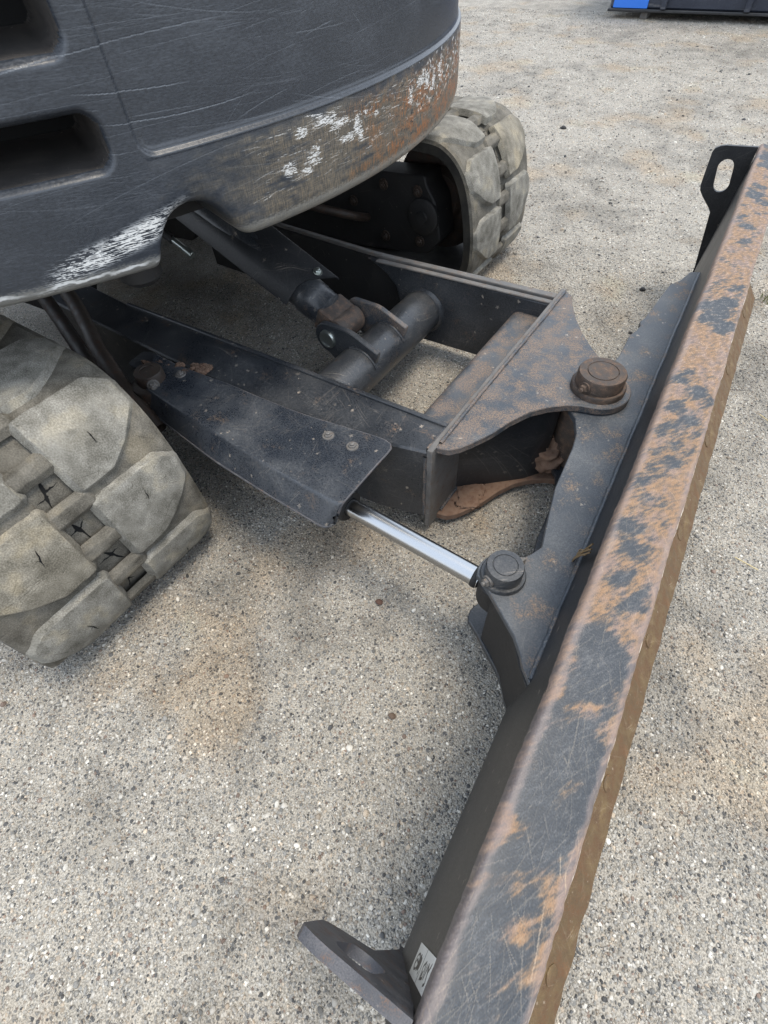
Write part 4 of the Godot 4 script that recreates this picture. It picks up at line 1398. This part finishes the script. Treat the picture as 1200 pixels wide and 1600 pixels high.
	for wd in [[Vector3(-0.1868, 0.2545, -0.30), Vector3(-0.1868, 0.2545, 0.296)], [Vector3(-0.202, 0.207, -0.235), Vector3(-0.202, 0.207, 0.232)], [Vector3(-0.202, 0.246, 0.25), Vector3(-0.202, 0.246, 0.315)], [Vector3(-0.1868, 0.032, 0.20), Vector3(-0.1868, 0.032, 0.28)], [Vector3(-0.202, 0.06, 0.323), Vector3(-0.202, 0.235, 0.323)]]:
		mb = MB.new()
		var pts := []
		for i in 24:
			pts.append((wd[0] as Vector3).lerp(wd[1], i / 23.0) + Vector3(rng.randf_range(-0.0006, 0.0006), rng.randf_range(-0.0006, 0.0006), 0))
		tube_path(mb, pts, 0.0038, 8, 0.16)
		put("weld_bead", mb, M.paint_rusty, f)
	# hoses running down beside the frame
	for hs in [[Vector3(-1.35, 0.40, 0.33), Vector3(-1.17, 0.30, 0.375), Vector3(-0.96, 0.275, 0.462), Vector3(-0.84, 0.25, 0.50), Vector3(-0.74, 0.20, 0.52)], [Vector3(-1.38, 0.40, 0.37), Vector3(-1.22, 0.28, 0.41), Vector3(-1.02, 0.24, 0.475), Vector3(-0.88, 0.22, 0.525), Vector3(-0.78, 0.17, 0.54)]]:
		mb = MB.new()
		tube_path(mb, hs, 0.017, 14, 0.025)
		put("hose", mb, M.grease, f)

func mud(parent: Node, at: Vector3, size: Vector3, seed_: int, called: String) -> void:
	var fn := FastNoiseLite.new(); fn.seed = seed_; fn.frequency = 1.3; fn.fractal_octaves = 4
	var mb := MB.new()
	var nu := 30; var nv := 13
	var P := []
	for j in nv + 1:
		var row := []
		var ph := PI * 0.62 * j / nv
		for i in nu + 1:
			var a := TAU * (i % nu) / nu
			var d := Vector3(sin(ph) * cos(a), cos(ph), sin(ph) * sin(a))
			row.append(at + d * size * (1.0 + 0.55 * fn.get_noise_3dv(d * 1.6) + 0.25 * fn.get_noise_3dv(d * 5.0)))
		P.append(row)
	var nf := func(j: int, i: int) -> Vector3:
		var du: Vector3 = P[j][(i + 1) % nu] - P[j][(i + nu - 1) % nu]
		var dv: Vector3 = P[mini(j + 1, nv)][i] - P[maxi(j - 1, 0)][i]
		var q := du.cross(dv).normalized()
		if j == 0: return Vector3.UP
		return q if q.dot(P[j][i] - at) > 0 else -q
	for j in nv:
		for i in nu:
			mb.quad(P[j][i], P[j][i + 1], P[j + 1][i + 1], P[j + 1][i], nf.call(j, i), nf.call(j, (i + 1) % nu), nf.call(j + 1, (i + 1) % nu), nf.call(j + 1, i))
	put(called, mb, M.dirt, parent)

# ---------------------------------------------------------------- angle cylinder with its guard
func build_angle_cylinder(ex: Node3D) -> void:
	var c := group_node("angle_cylinder", ex)
	var pin_a := Vector3(-0.800, 0.19, 0.452)
	var pin_b := Vector3(0.0274, 0.192, 0.4746)
	var d := (pin_b - pin_a).normalized()
	var mb := MB.new()
	rod(mb, pin_a, pin_a + d * 0.50, 0.036, 0.004, 36)
	put("barrel", mb, M.paint, c)
	mb = MB.new()
	lathe(mb, axis_tr(pin_a + d * 0.50, pin_b), [0.031, 0.0, 0.031, 0.022, 0.029, 0.026, 0.018, 0.026], 32)
	put("gland", mb, M.dark, c)
	mb = MB.new()
	rod(mb, pin_a + d * 0.4, pin_b - d * 0.032, 0.0172, 0.001, 40)
	put("chrome_rod", mb, M.chrome, c, "bright chrome piston rod")
	mb = MB.new()
	lathe(mb, axis_tr(pin_b - d * 0.056, pin_b), [0.0, 0.012, 0.0185, 0.012, 0.0192, 0.014, 0.0192, 0.019, 0.0175, 0.022], 28)
	rod(mb, pin_b + Vector3(0, -0.028, 0), pin_b + Vector3(0, 0.028, 0), 0.034, 0.003, 32)
	put("rod_eye", mb, M.dark, c)
	# guard plate: flat top, outer side folded down
	var st := [[-0.866, 0.391, -0.812, 0.478, -0.809, 0.494], [-0.773, 0.3925, -0.720, 0.489, -0.708, 0.510], [-0.645, 0.383, -0.600, 0.497, -0.562, 0.528], [-0.55, 0.380, -0.50, 0.504, -0.482, 0.533], [-0.456, 0.374, -0.415, 0.509, -0.405, 0.537], [-0.37, 0.362, -0.34, 0.511, -0.342, 0.539], [-0.298, 0.351, -0.285, 0.5115, -0.290, 0.5405], [-0.270, 0.3495, -0.266, 0.5115, -0.276, 0.5395], [-0.258, 0.3535, -0.256, 0.511, -0.268, 0.535], [-0.2525, 0.363, -0.2515, 0.508, -0.264, 0.524]]
	mb = MB.new()
	var grid := []
	var prof := [0, 1, 2, 3, 4, 5, 6, 7]
	for q in st:
		var pi := Vector3(q[0], 0.2635, q[1]); var pf := Vector3(q[2], 0.2635, q[3]); var po := Vector3(q[4], 0.217, q[5])
		grid.append([pi, pi.lerp(pf, 0.4), pi.lerp(pf, 0.93), pf.lerp(pi, 0.035).lerp(pf.lerp(po, 0.02), 0.5), pf.lerp(po, 0.06), pf.lerp(po, 0.16), pf.lerp(po, 0.6), po])
	sheet(mb, grid, 0.005)
	var gd := put("cylinder_guard", mb, M.paint_guard, c, "scratched guard plate over the angle cylinder")
	mb = MB.new()
	var rim := []
	for i in grid.size():
		rim.append(grid[i][0] + Vector3(0, -0.0022, 0))
	for j in range(1, prof.size()):
		rim.append(grid[grid.size() - 1][j] + Vector3(0, -0.0022, 0))
	for i in range(grid.size() - 2, -1, -1):
		rim.append(grid[i][prof.size() - 1] + Vector3(0, -0.0022, 0))
	tube_path(mb, rim, 0.0024, 8)
	put("worn_rim", mb, M.edge_dark, gd)
	mb = MB.new()
	extrude(mb, rounded(V2([-0.815, 0.385, -0.875, 0.384, -0.910, 0.392, -0.903, 0.442, -0.885, 0.446, -0.82, 0.43]), 0.010, 4), plan_tr(), 0.252, 0.2575, 0.001)
	put("guard_tab", mb, M.paint, c)
	for b in [Vector3(-0.369, 0.2635, 0.395), Vector3(-0.314, 0.2635, 0.394), Vector3(-0.757, 0.2635, 0.413)]:
		hex_bolt(c, b, Vector3.UP, 0.0072, 0.006, M.bolt)
	mb = MB.new()
	lathe(mb, axis_tr(Vector3(-0.802, 0.20, 0.455), Vector3(-0.802, 0.3, 0.455)), [0.045, 0.0, 0.045, 0.056, 0.043, 0.058, 0.030, 0.060, 0.030, 0.082, 0.028, 0.085, 0.017, 0.0855, 0.0165, 0.0845, 0.0, 0.085], 36)
	put("pin_cap", mb, M.grease, c)
	hex_bolt(c, Vector3(-0.775, 0.268, 0.470), Vector3(0.75, 0.1, 0.55).normalized(), 0.008, 0.009, M.bolt)
	rng.seed = 88
	for i in 26:
		var t := rng.randf()
		var at := Vector3(lerpf(-0.865, -0.715, t), 0.260, lerpf(0.428, 0.372, t) + rng.randf_range(-0.016, 0.016))
		mud(c, at, Vector3(rng.randf_range(0.004, 0.018), rng.randf_range(0.002, 0.006), rng.randf_range(0.003, 0.012)), 21 + i, "packed_dirt")

# a bent sheet from a grid of points on its upper face, with thickness t downwards
func sheet(mb: MB, grid: Array, t: float) -> void:
	var nu := grid.size(); var nv: int = grid[0].size()
	var N := []
	for i in nu:
		var row := []
		for j in nv:
			var du: Vector3 = grid[mini(i + 1, nu - 1)][j] - grid[maxi(i - 1, 0)][j]
			var dv: Vector3 = grid[i][mini(j + 1, nv - 1)] - grid[i][maxi(j - 1, 0)]
			var nn := du.cross(dv).normalized()
			if nn.y < 0: nn = -nn
			row.append(nn)
		N.append(row)
	var lowp := func(i: int, j: int) -> Vector3: return grid[i][j] - N[i][j] * t
	for i in nu - 1:
		for j in nv - 1:
			mb.quad(grid[i][j], grid[i + 1][j], grid[i + 1][j + 1], grid[i][j + 1], N[i][j], N[i + 1][j], N[i + 1][j + 1], N[i][j + 1])
			mb.quad(lowp.call(i, j), lowp.call(i + 1, j), lowp.call(i + 1, j + 1), lowp.call(i, j + 1), -N[i][j], -N[i + 1][j], -N[i + 1][j + 1], -N[i][j + 1])
	var ctr: Vector3 = (grid[0][0] + grid[nu - 1][nv - 1] + grid[0][nv - 1] + grid[nu - 1][0]) * 0.25
	for i in nu - 1:
		for j in [0, nv - 1]:
			mb.flat(grid[i][j], grid[i + 1][j], lowp.call(i + 1, j), lowp.call(i, j), grid[i][j] - ctr)
	for j in nv - 1:
		for i in [0, nu - 1]:
			mb.flat(grid[i][j], grid[i][j + 1], lowp.call(i, j + 1), lowp.call(i, j), grid[i][j] - ctr)

# ---------------------------------------------------------------- lift cylinder
func build_lift_cylinder(ex: Node3D) -> void:
	var c := group_node("lift_cylinder", ex)
	var pin := Vector3(-0.636, 0.193, 0)
	var d := Vector3(-0.905, 0.425, 0).normalized()
	var mb := MB.new()
	rod(mb, Vector3(pin.x, pin.y, -0.074), Vector3(pin.x, pin.y, 0.074), 0.017, 0.001, 24)
	put("pin", mb, M.zinc, c)
	mb = MB.new()
	lathe(mb, axis_tr(Vector3(pin.x, pin.y, 0.0701), Vector3(pin.x, pin.y, 0.09)), [0.0235, 0.0, 0.0235, 0.004, 0.0215, 0.0075, 0.0165, 0.0085, 0.0150, 0.0072, 0.0, 0.0072], 36)
	put("pin_head", mb, M.zinc, c, "bright plated pin head")
	mb = MB.new()
	rod(mb, pin + Vector3(0, 0, -0.046), pin + Vector3(0, 0, 0.046), 0.034, 0.004, 32)
	var tr := axis_tr(pin, pin + d)
	extrude(mb, rounded(V2([-0.046, -0.030, 0.046, -0.030, 0.046, 0.030, -0.046, 0.030]), 0.006, 2), tr, 0.0, 0.062, 0.004)
	put("rod_eye", mb, M.rust, c)
	mb = MB.new()
	lathe(mb, tr, [0.030, 0.048, 0.041, 0.052, 0.046, 0.056, 0.046, 0.090, 0.0475, 0.092, 0.0475, 0.124, 0.044, 0.128, 0.044, 0.62, 0.0, 0.62], 44)
	put("barrel", mb, M.paint, c)
	# folded guard over the barrel
	var prof := [[-0.062, -0.006], [-0.055, 0.0], [-0.02, 0.0], [0.012, -0.004], [0.034, -0.018], [0.050, -0.040], [0.060, -0.0745]]
	var grid := []
	for i in 14:
		var t := i / 13.0
		var row := []
		for j in prof.size():
			var far_x := lerpf(-0.689, -1.25, t)
			var near_x := lerpf(-0.760, -1.25, t)
			var kx := clampf((prof[j][0] + 0.06) / 0.12, 0, 1)
			var x := lerpf(far_x, near_x, kx)
			if i == 0 and j == prof.size() - 1: x -= 0.012
			row.append(Vector3(x, 0.278 + (-0.689 - x) * 0.4235 + prof[j][1], prof[j][0]))
		grid.append(row)
	mb = MB.new()
	sheet(mb, grid, 0.004)
	put("cylinder_guard", mb, M.paint_clean, c)
	var up := Vector3(0.39, 0.92, 0.05).normalized()
	hex_bolt(c, Vector3(-0.728, 0.2945, -0.028), up, 0.0075, 0.007, M.zinc)
	mb = MB.new()
	rod(mb, Vector3(-1.135, 0.33, 0.075), Vector3(-1.09, 0.312, 0.075), 0.008, 0.001, 12)
	rod(mb, Vector3(-1.092, 0.313, 0.075), Vector3(-1.066, 0.302, 0.075), 0.0105, 0.001, 6)
	put("hose_fitting", mb, M.zinc, c)
	mb = MB.new()
	tube_path(mb, [Vector3(-1.40, 0.42, 0.09), Vector3(-1.25, 0.375, 0.08), Vector3(-1.13, 0.328, 0.075)], 0.011, 12)
	put("hose", mb, M.dark, c)

# ---------------------------------------------------------------- dozer blade
func prism_z(mb: MB, prof: PackedVector2Array, z0: float, z1: float, steps: int, closed_ := true, smooth := 0.8) -> void:
	var k := prof.size()
	var last := k if closed_ else k - 1
	var en := []
	for i in k:
		var e := (prof[(i + 1) % k] - prof[i]).normalized()
		en.append(Vector2(e.y, -e.x))
	for i in last:
		var j := (i + 1) % k
		var ni: Vector2 = en[i]; var pv: Vector2 = en[(i + k - 1) % k]; var nx: Vector2 = en[j]
		var a2 := (ni + pv).normalized() if ni.dot(pv) > smooth else ni
		var b2 := (ni + nx).normalized() if ni.dot(nx) > smooth else ni
		for s in steps:
			var za := lerpf(z0, z1, float(s) / steps); var zb := lerpf(z0, z1, float(s + 1) / steps)
			mb.quad(Vector3(prof[i].x, prof[i].y, za), Vector3(prof[j].x, prof[j].y, za), Vector3(prof[j].x, prof[j].y, zb), Vector3(prof[i].x, prof[i].y, zb), Vector3(a2.x, a2.y, 0), Vector3(b2.x, b2.y, 0), Vector3(b2.x, b2.y, 0), Vector3(a2.x, a2.y, 0))
	if closed_:
		var idx := Geometry2D.triangulate_polygon(prof)
		for zz in [z0, z1]:
			var nn := Vector3(0, 0, -1 if zz == z0 else 1)
			for i in range(0, idx.size(), 3):
				mb.tri(Vector3(prof[idx[i]].x, prof[idx[i]].y, zz), Vector3(prof[idx[i + 1]].x, prof[idx[i + 1]].y, zz), Vector3(prof[idx[i + 2]].x, prof[idx[i + 2]].y, zz), nn, nn, nn)

func build_blade(ex: Node3D) -> void:
	var b := Node3D.new()
	b.name = "dozer_blade"
	b.rotation.y = BLADE_YAW
	ex.add_child(b, true)
	var ZL := 0.985
	# moldboard: hollow-faced plate with a box stiffener behind
	var mb := MB.new()
	var prof := ccw(V2([0.088, 0.022, 0.085, 0.078, 0.1040, 0.384, 0.1735, 0.368, 0.1735, 0.345, 0.165, 0.30, 0.163, 0.24, 0.172, 0.17, 0.194, 0.10, 0.225, 0.055, 0.215, 0.022]))
	prism_z(mb, prof, -ZL, ZL, 1, true, 0.9)
	put("moldboard", mb, M.paint_back, b)
	# thick worn top rail, its edges dented
	mb = MB.new()
	var fn := FastNoiseLite.new(); fn.seed = 77; fn.frequency = 9.0; fn.fractal_octaves = 3
	var tp := [[0.1025, 0.380], [0.1035, 0.391], [0.1055, 0.3965], [0.1095, 0.3988], [0.125, 0.3962], [0.141, 0.3925], [0.157, 0.3885], [0.1685, 0.3855], [0.1735, 0.3835], [0.1765, 0.3795], [0.1775, 0.374], [0.1772, 0.362], [0.1740, 0.352], [0.1680, 0.350]]
	var vv := [0.0, 0.0, 0.02, 0.06, 0.25, 0.45, 0.66, 0.82, 0.90, 0.955, 0.975, 1.0, 1.0, 1.0]
	var steps := 420
	var G := []
	for i in steps + 1:
		var z := lerpf(-ZL, ZL, float(i) / steps)
		var row := []
		for j in tp.size():
			var dn := fn.get_noise_2d(z * 6.0, tp[j][0] * 20.0 + j) * 0.0012
			var wob := fn.get_noise_2d(z * 0.6, 3.0) * 0.0016
			row.append(Vector3(tp[j][0] + dn * (1.0 if j > 6 else (0.7 if j < 3 else 0.3)) + wob, tp[j][1] + dn * 0.6, z))
		G.append(row)
	for i in steps:
		for j in tp.size() - 1:
			var nr := []
			for q in [[i, j], [i + 1, j], [i + 1, j + 1], [i, j + 1]]:
				var jj: int = q[1]; var ii: int = q[0]
				var du: Vector3 = G[mini(ii + 1, steps)][jj] - G[maxi(ii - 1, 0)][jj]
				var dv: Vector3 = G[ii][mini(jj + 1, tp.size() - 1)] - G[ii][maxi(jj - 1, 0)]
				nr.append(du.cross(dv).normalized() * (1.0 if du.cross(dv).dot(G[ii][jj] - Vector3(0.14, 0.36, G[ii][jj].z)) > 0 else -1.0))
			var u0 := float(i) / steps; var u1 := float(i + 1) / steps
			mb.quad(G[i][j], G[i + 1][j], G[i + 1][j + 1], G[i][j + 1], nr[0], nr[1], nr[2], nr[3], Vector2(u0, vv[j]), Vector2(u1, vv[j]), Vector2(u1, vv[j + 1]), Vector2(u0, vv[j + 1]))
	put("top_rail", mb, M.blade_top, b, "rusty scratched top rail of the blade")
	# bolted cutting edge along the bottom front
	mb = MB.new()
	prism_z(mb, ccw(V2([0.2105, 0.103, 0.284, 0.0145, 0.284, 0.006, 0.268, 0.004, 0.198, 0.088])), -0.965, ZL, 240, true)
	var fe := FastNoiseLite.new(); fe.seed = 3; fe.frequency = 14.0; fe.fractal_octaves = 4
	for i in mb.v.size():
		var q := mb.v[i]
		var lowk := ss(0.06, 0.01, q.y)
		q.x += fe.get_noise_2d(q.z, 0.0) * 0.0024 * lowk - 0.001 * lowk
		q.y += fe.get_noise_2d(q.z, 9.0) * 0.002 * lowk
		mb.v[i] = q
	put("cutting_edge", mb, M.ochre, b, "yellow-brown worn cutting edge")
	for zz in [-0.8, -0.5, -0.2, 0.1, 0.36, 0.619, 0.867]:
		mb = MB.new()
		var bt := Vector3(0.258, 0.0458, zz)
		var nn := Vector3(0.769, 0.639, 0)
		lathe(mb, axis_tr(bt, bt + nn), [0.0125, -0.004, 0.0125, 0.0008, 0.011, 0.0016, 0.004, 0.0012, 0.0, 0.0012], 20)
		put("plow_bolt", mb, M.ochre, b)
	# lug plates on the back
	var upz := PackedVector2Array([Vector2(0.095, 0.610), Vector2(0.078, 0.592), Vector2(0.069, 0.578), Vector2(0.052, 0.557), Vector2(0.027, 0.537), Vector2(-0.006, 0.5105), Vector2(-0.030, 0.494)])
	upz.append_array(arc(0.0, 0.475, 0.038, 150, 285, 12))
	upz.append_array(PackedVector2Array([Vector2(0.024, 0.418), Vector2(0.034, 0.397), Vector2(0.022, 0.33), Vector2(0.012, 0.268), Vector2(0.008, 0.163), Vector2(0.003, 0.125), Vector2(-0.012, 0.085), Vector2(-0.03, 0.064)]))
	upz.append_array(arc(0.0, 0.0, 0.060, 130, 230, 8))
	upz.append_array(PackedVector2Array([Vector2(-0.018, -0.085), Vector2(0.003, -0.115), Vector2(0.009, -0.15), Vector2(0.009, -0.235), Vector2(0.018, -0.262), Vector2(0.021, -0.283), Vector2(0.016, -0.298), Vector2(0.022, -0.318), Vector2(0.028, -0.366), Vector2(0.034, -0.43), Vector2(0.041, -0.492), Vector2(0.058, -0.522), Vector2(0.073, -0.576), Vector2(0.096, -0.585)]))
	mb = MB.new()
	extrude(mb, upz, plan_tr(), 0.2205, 0.2345, 0.0014)
	put("lug_plate", mb, M.paint_lug, b)
	mb = MB.new()
	extrude(mb, upz, plan_tr(), 0.055, 0.07, 0.0014)
	put("lug_plate", mb, M.paint, b)
	mb = MB.new()   # doubler seam under the near boss
	extrude(mb, V2([0.0, 0.512, 0.025, 0.530, 0.055, 0.560, 0.075, 0.590, 0.094, 0.612, 0.096, 0.60, 0.085, 0.4, 0.06, 0.44, 0.030, 0.50]), plan_tr(), 0.07, 0.2205, 0.001)
	put("lug_web", mb, M.dark, b)
	mb = MB.new()   # web between the plates along the back
	extrude(mb, V2([0.045, 0.35, 0.052, 0.35, 0.052, 0.115, 0.045, 0.115]), plan_tr(), 0.07, 0.2205, 0.001)
	extrude(mb, V2([0.045, -0.12, 0.052, -0.12, 0.06, -0.5, 0.053, -0.5]), plan_tr(), 0.07, 0.2205, 0.001)
	put("lug_web", mb, M.paint_clean, b)
	mb = MB.new()
	var wp := []
	for i in 40:
		wp.append(Vector3(0.0935 + rng.randf_range(-0.0006, 0.0006), 0.2355, lerpf(-0.57, 0.605, i / 39.0)))
	tube_path(mb, wp, 0.0045, 8, 0.16)
	put("weld_bead", mb, M.paint_lug, b)
	mb = MB.new()   # pivot barrel
	lathe(mb, axis_tr(Vector3(0, 0.035, 0), Vector3(0, 0.3, 0)), [0.034, 0.0, 0.055, 0.0, 0.057, 0.003, 0.057, 0.197, 0.055, 0.2, 0.034, 0.2], 36)
	put("pivot_barrel", mb, M.rust, b)
	# near pin where the angle cylinder pushes
	mb = MB.new()
	lathe(mb, axis_tr(Vector3(0.0006, 0.2345, 0.4754), Vector3(0.0006, 0.3, 0.4754)), [0.0345, 0.0, 0.0345, 0.006, 0.033, 0.008, 0.0285, 0.008, 0.0285, 0.027, 0.027, 0.0305, 0.0192, 0.031, 0.0185, 0.0298, 0.0177, 0.0298, 0.017, 0.0312, 0.0, 0.0314], 44)
	put("cylinder_pin", mb, M.paint, b)
	for an in [118.0, -62.0]:
		var dv := Vector3(cos(deg_to_rad(an)), 0, sin(deg_to_rad(an)))
		hex_bolt(b, Vector3(0.0006, 0.2465, 0.4754) + dv * 0.029, dv, 0.0062, 0.008, M.bolt)
	# tie-down loops at both ends
	for e in [[-0.968, "far"], [0.947, "near"]]:
		mb = MB.new()
		var lp := rounded(V2([0.1015, 0.3955, 0.018, 0.3905, -0.002, 0.378, 0.001, 0.292, 0.016, 0.268, 0.056, 0.231]), 0.008, 3)
		# outline in two halves round the slot
		var outer_a := [Vector2(0.1015, 0.3955), Vector2(0.024, 0.3915), Vector2(0.012, 0.3885), Vector2(0.001, 0.382), Vector2(-0.002, 0.374), Vector2(0.0, 0.335)]
		var outer_b := [Vector2(0.0, 0.335), Vector2(0.0025, 0.294), Vector2(0.007, 0.281), Vector2(0.018, 0.268), Vector2(0.048, 0.240), Vector2(0.056, 0.230), Vector2(0.060, 0.205), Vector2(0.081, 0.07), Vector2(0.081, 0.022), Vector2(0.12, 0.022)]
		var slot := []
		var ca := Vector2(0.0455, 0.343); var cb2 := Vector2(0.0535, 0.302)
		for i in 9:
			var a := deg_to_rad(lerpf(0, 180, i / 8.0) + 11.0)
			slot.append(ca + Vector2(cos(a), sin(a)) * 0.0195)
		for i in 9:
			var a := deg_to_rad(lerpf(180, 360, i / 8.0) + 11.0)
			slot.append(cb2 + Vector2(cos(a), sin(a)) * 0.0195)
		# upper C: outer_a, then across to the slot's left, back along its top to its right, and out
		var up_c := PackedVector2Array(outer_a)
		for i in range(8, -1, -1): up_c.append(slot[i])
		up_c.append(Vector2(0.1015, 0.345))
		var lo_c := PackedVector2Array(outer_b)
		lo_c.append(Vector2(0.12, 0.33)); lo_c.append(Vector2(0.1015, 0.345)); lo_c.append(slot[0])
		for i in range(17, 7, -1): lo_c.append(slot[i])
		extrude(mb, up_c, side_tr(), e[0] - 0.0048, e[0] + 0.0048, 0.0)
		extrude(mb, lo_c, side_tr(), e[0] - 0.0048, e[0] + 0.0048, 0.0)
		put("tie_down_loop", mb, M.paint_clean if e[1] == "far" else M.edge_dark, b, e[1] + " tie-down loop with a slot")
	# warning sticker on the back near the near end
	mb = MB.new()
	var off := Vector3(-0.0016, 0.0001, 0)
	var q0 := Vector3(0.1036, 0.380, 0.905) + off; var q1 := Vector3(0.1036, 0.380, 0.930) + off
	var q2 := Vector3(0.0953, 0.243, 0.937) + off; var q3 := Vector3(0.0953, 0.243, 0.911) + off
	var sn := Vector3(-0.998, 0.06, 0)
	mb.quad(q0, q1, q2, q3, sn, sn, sn, sn, Vector2(0, 0), Vector2(1, 0), Vector2(1, 1), Vector2(0, 1))
	put("warning_sticker", mb, M.sticker, b, "white warning sticker with black pictograms")

# ---------------------------------------------------------------- small loose things
func build_small_things() -> void:
	rng.seed = 2024
	var darks := [[Vector3(-1.05, 0, -1.004), 0.011, "dark stone on the gravel halfway between the far track and the container"], [Vector3(-0.929, 0, -2.313), 0.014, "dark grey stone far out on the gravel beyond the far track"]]
	darks.append([Vector3(-0.185, 0, 0.524), 0.0068, "reddish brown stone on the gravel just below the chrome piston rod", Color(0.33, 0.24, 0.20)])
	darks.append([Vector3(-0.09, 0, -0.901), 0.0085, "black stone on the gravel behind the far corner of the push frame", Color(0.16, 0.16, 0.165)])
	darks.append([Vector3(-0.042, 0, 0.693), 0.006, "brown stone on the open gravel nearest the blade's near pin", Color(0.36, 0.30, 0.25)])
	darks.append([Vector3(-0.047, 0, -0.636), 0.0055, "small dark stone on the gravel beside the blade's far lug plate", Color(0.2, 0.2, 0.2)])
	for d in darks:
		var o := MeshInstance3D.new()
		o.name = numbered(self, "stone")
		o.mesh = pebble_mesh(1, plain(d[3] if d.size() > 3 else Color(0.17, 0.165, 0.165), 0.8))
		add_child(o, true)
		o.position = d[0]
		o.scale = Vector3(d[1] * 1.2, d[1] * 0.8, d[1])
		tag(o, d[2], "stone")
	# dry straw bits
	var straws := [[Vector3(0.36, 0.004, -0.42), 0.7, 0.05, "pale straw lying on the gravel in front of the blade's far half"], [Vector3(0.40, 0.004, 0.05), 0.2, 0.045, "bent dry straw on the gravel in front of the blade's middle"]]
	for s in straws:
		var mb := MB.new()
		var dv := Vector3(cos(s[1]), 0.03, sin(s[1]))
		tube_path(mb, [-dv * s[2] * 0.5, Vector3(0.002, 0.002, 0.002), dv * s[2] * 0.5], 0.0012, 6)
		var o := put("straw", mb, plain(Color(0.72, 0.66, 0.5), 0.8), self)
		o.position = s[0]
		tag(o, s[3], "straw")
	# dry stalks caught on the back of the blade
	var mbs2 := MB.new()
	for i in 9:
		var t0 := rng.randf_range(0.0, 0.35); var t1 := rng.randf_range(0.6, 1.0)
		var pa := Vector3(0.0985, 0.385, 0.475).lerp(Vector3(0.0865, 0.16, 0.355), t0) + Vector3(-0.004, 0, rng.randf_range(-0.008, 0.008))
		var pb := Vector3(0.0985, 0.385, 0.475).lerp(Vector3(0.0865, 0.16, 0.355), t1) + Vector3(-0.003, 0, rng.randf_range(-0.012, 0.012))
		tube_path(mbs2, [pa, (pa + pb) * 0.5 + Vector3(-0.004, rng.randf_range(-0.006, 0.006), 0), pb], 0.0011, 5)
	var ds := put("dry_stalks", mbs2, plain(Color(0.50, 0.42, 0.30), 0.9), self)
	ds.rotation.y = BLADE_YAW
	tag(ds, "dry brown stalks caught against the back of the blade above its near lug", "dry stalks")
	# grass tuft in front of the blade's far end
	var mb2 := MB.new()
	for i in 90:
		var a := rng.randf() * TAU
		var r := 0.03 * sqrt(rng.randf())
		var p := Vector3(cos(a) * r * 1.6, 0, sin(a) * r)
		var lean := Vector3(rng.randf_range(-1, 1), 0, rng.randf_range(-1, 1)) * 0.022
		var h := rng.randf_range(0.012, 0.04)
		var w := Vector3(cos(a + 1.3), 0, sin(a + 1.3)) * 0.0012
		var nn := Vector3(cos(a), 0.7, sin(a)).normalized()
		var mid := p + lean * 0.4 + Vector3(0, h * 0.7, 0)
		mb2.quad(p - w, p + w, mid + w * 0.8, mid - w * 0.8, nn, nn, nn, nn)
		mb2.tri(mid - w * 0.8, mid + w * 0.8, p + lean + Vector3(0, h, 0), nn, nn, nn)
	var gm := plain(Color(0.36, 0.38, 0.20), 0.8)
	var go := put("grass_tuft", mb2, gm, self)
	go.position = Vector3(0.285, 0, -1.02)
	tag(go, "small tuft of dry green grass in front of the blade's far end", "grass tuft")
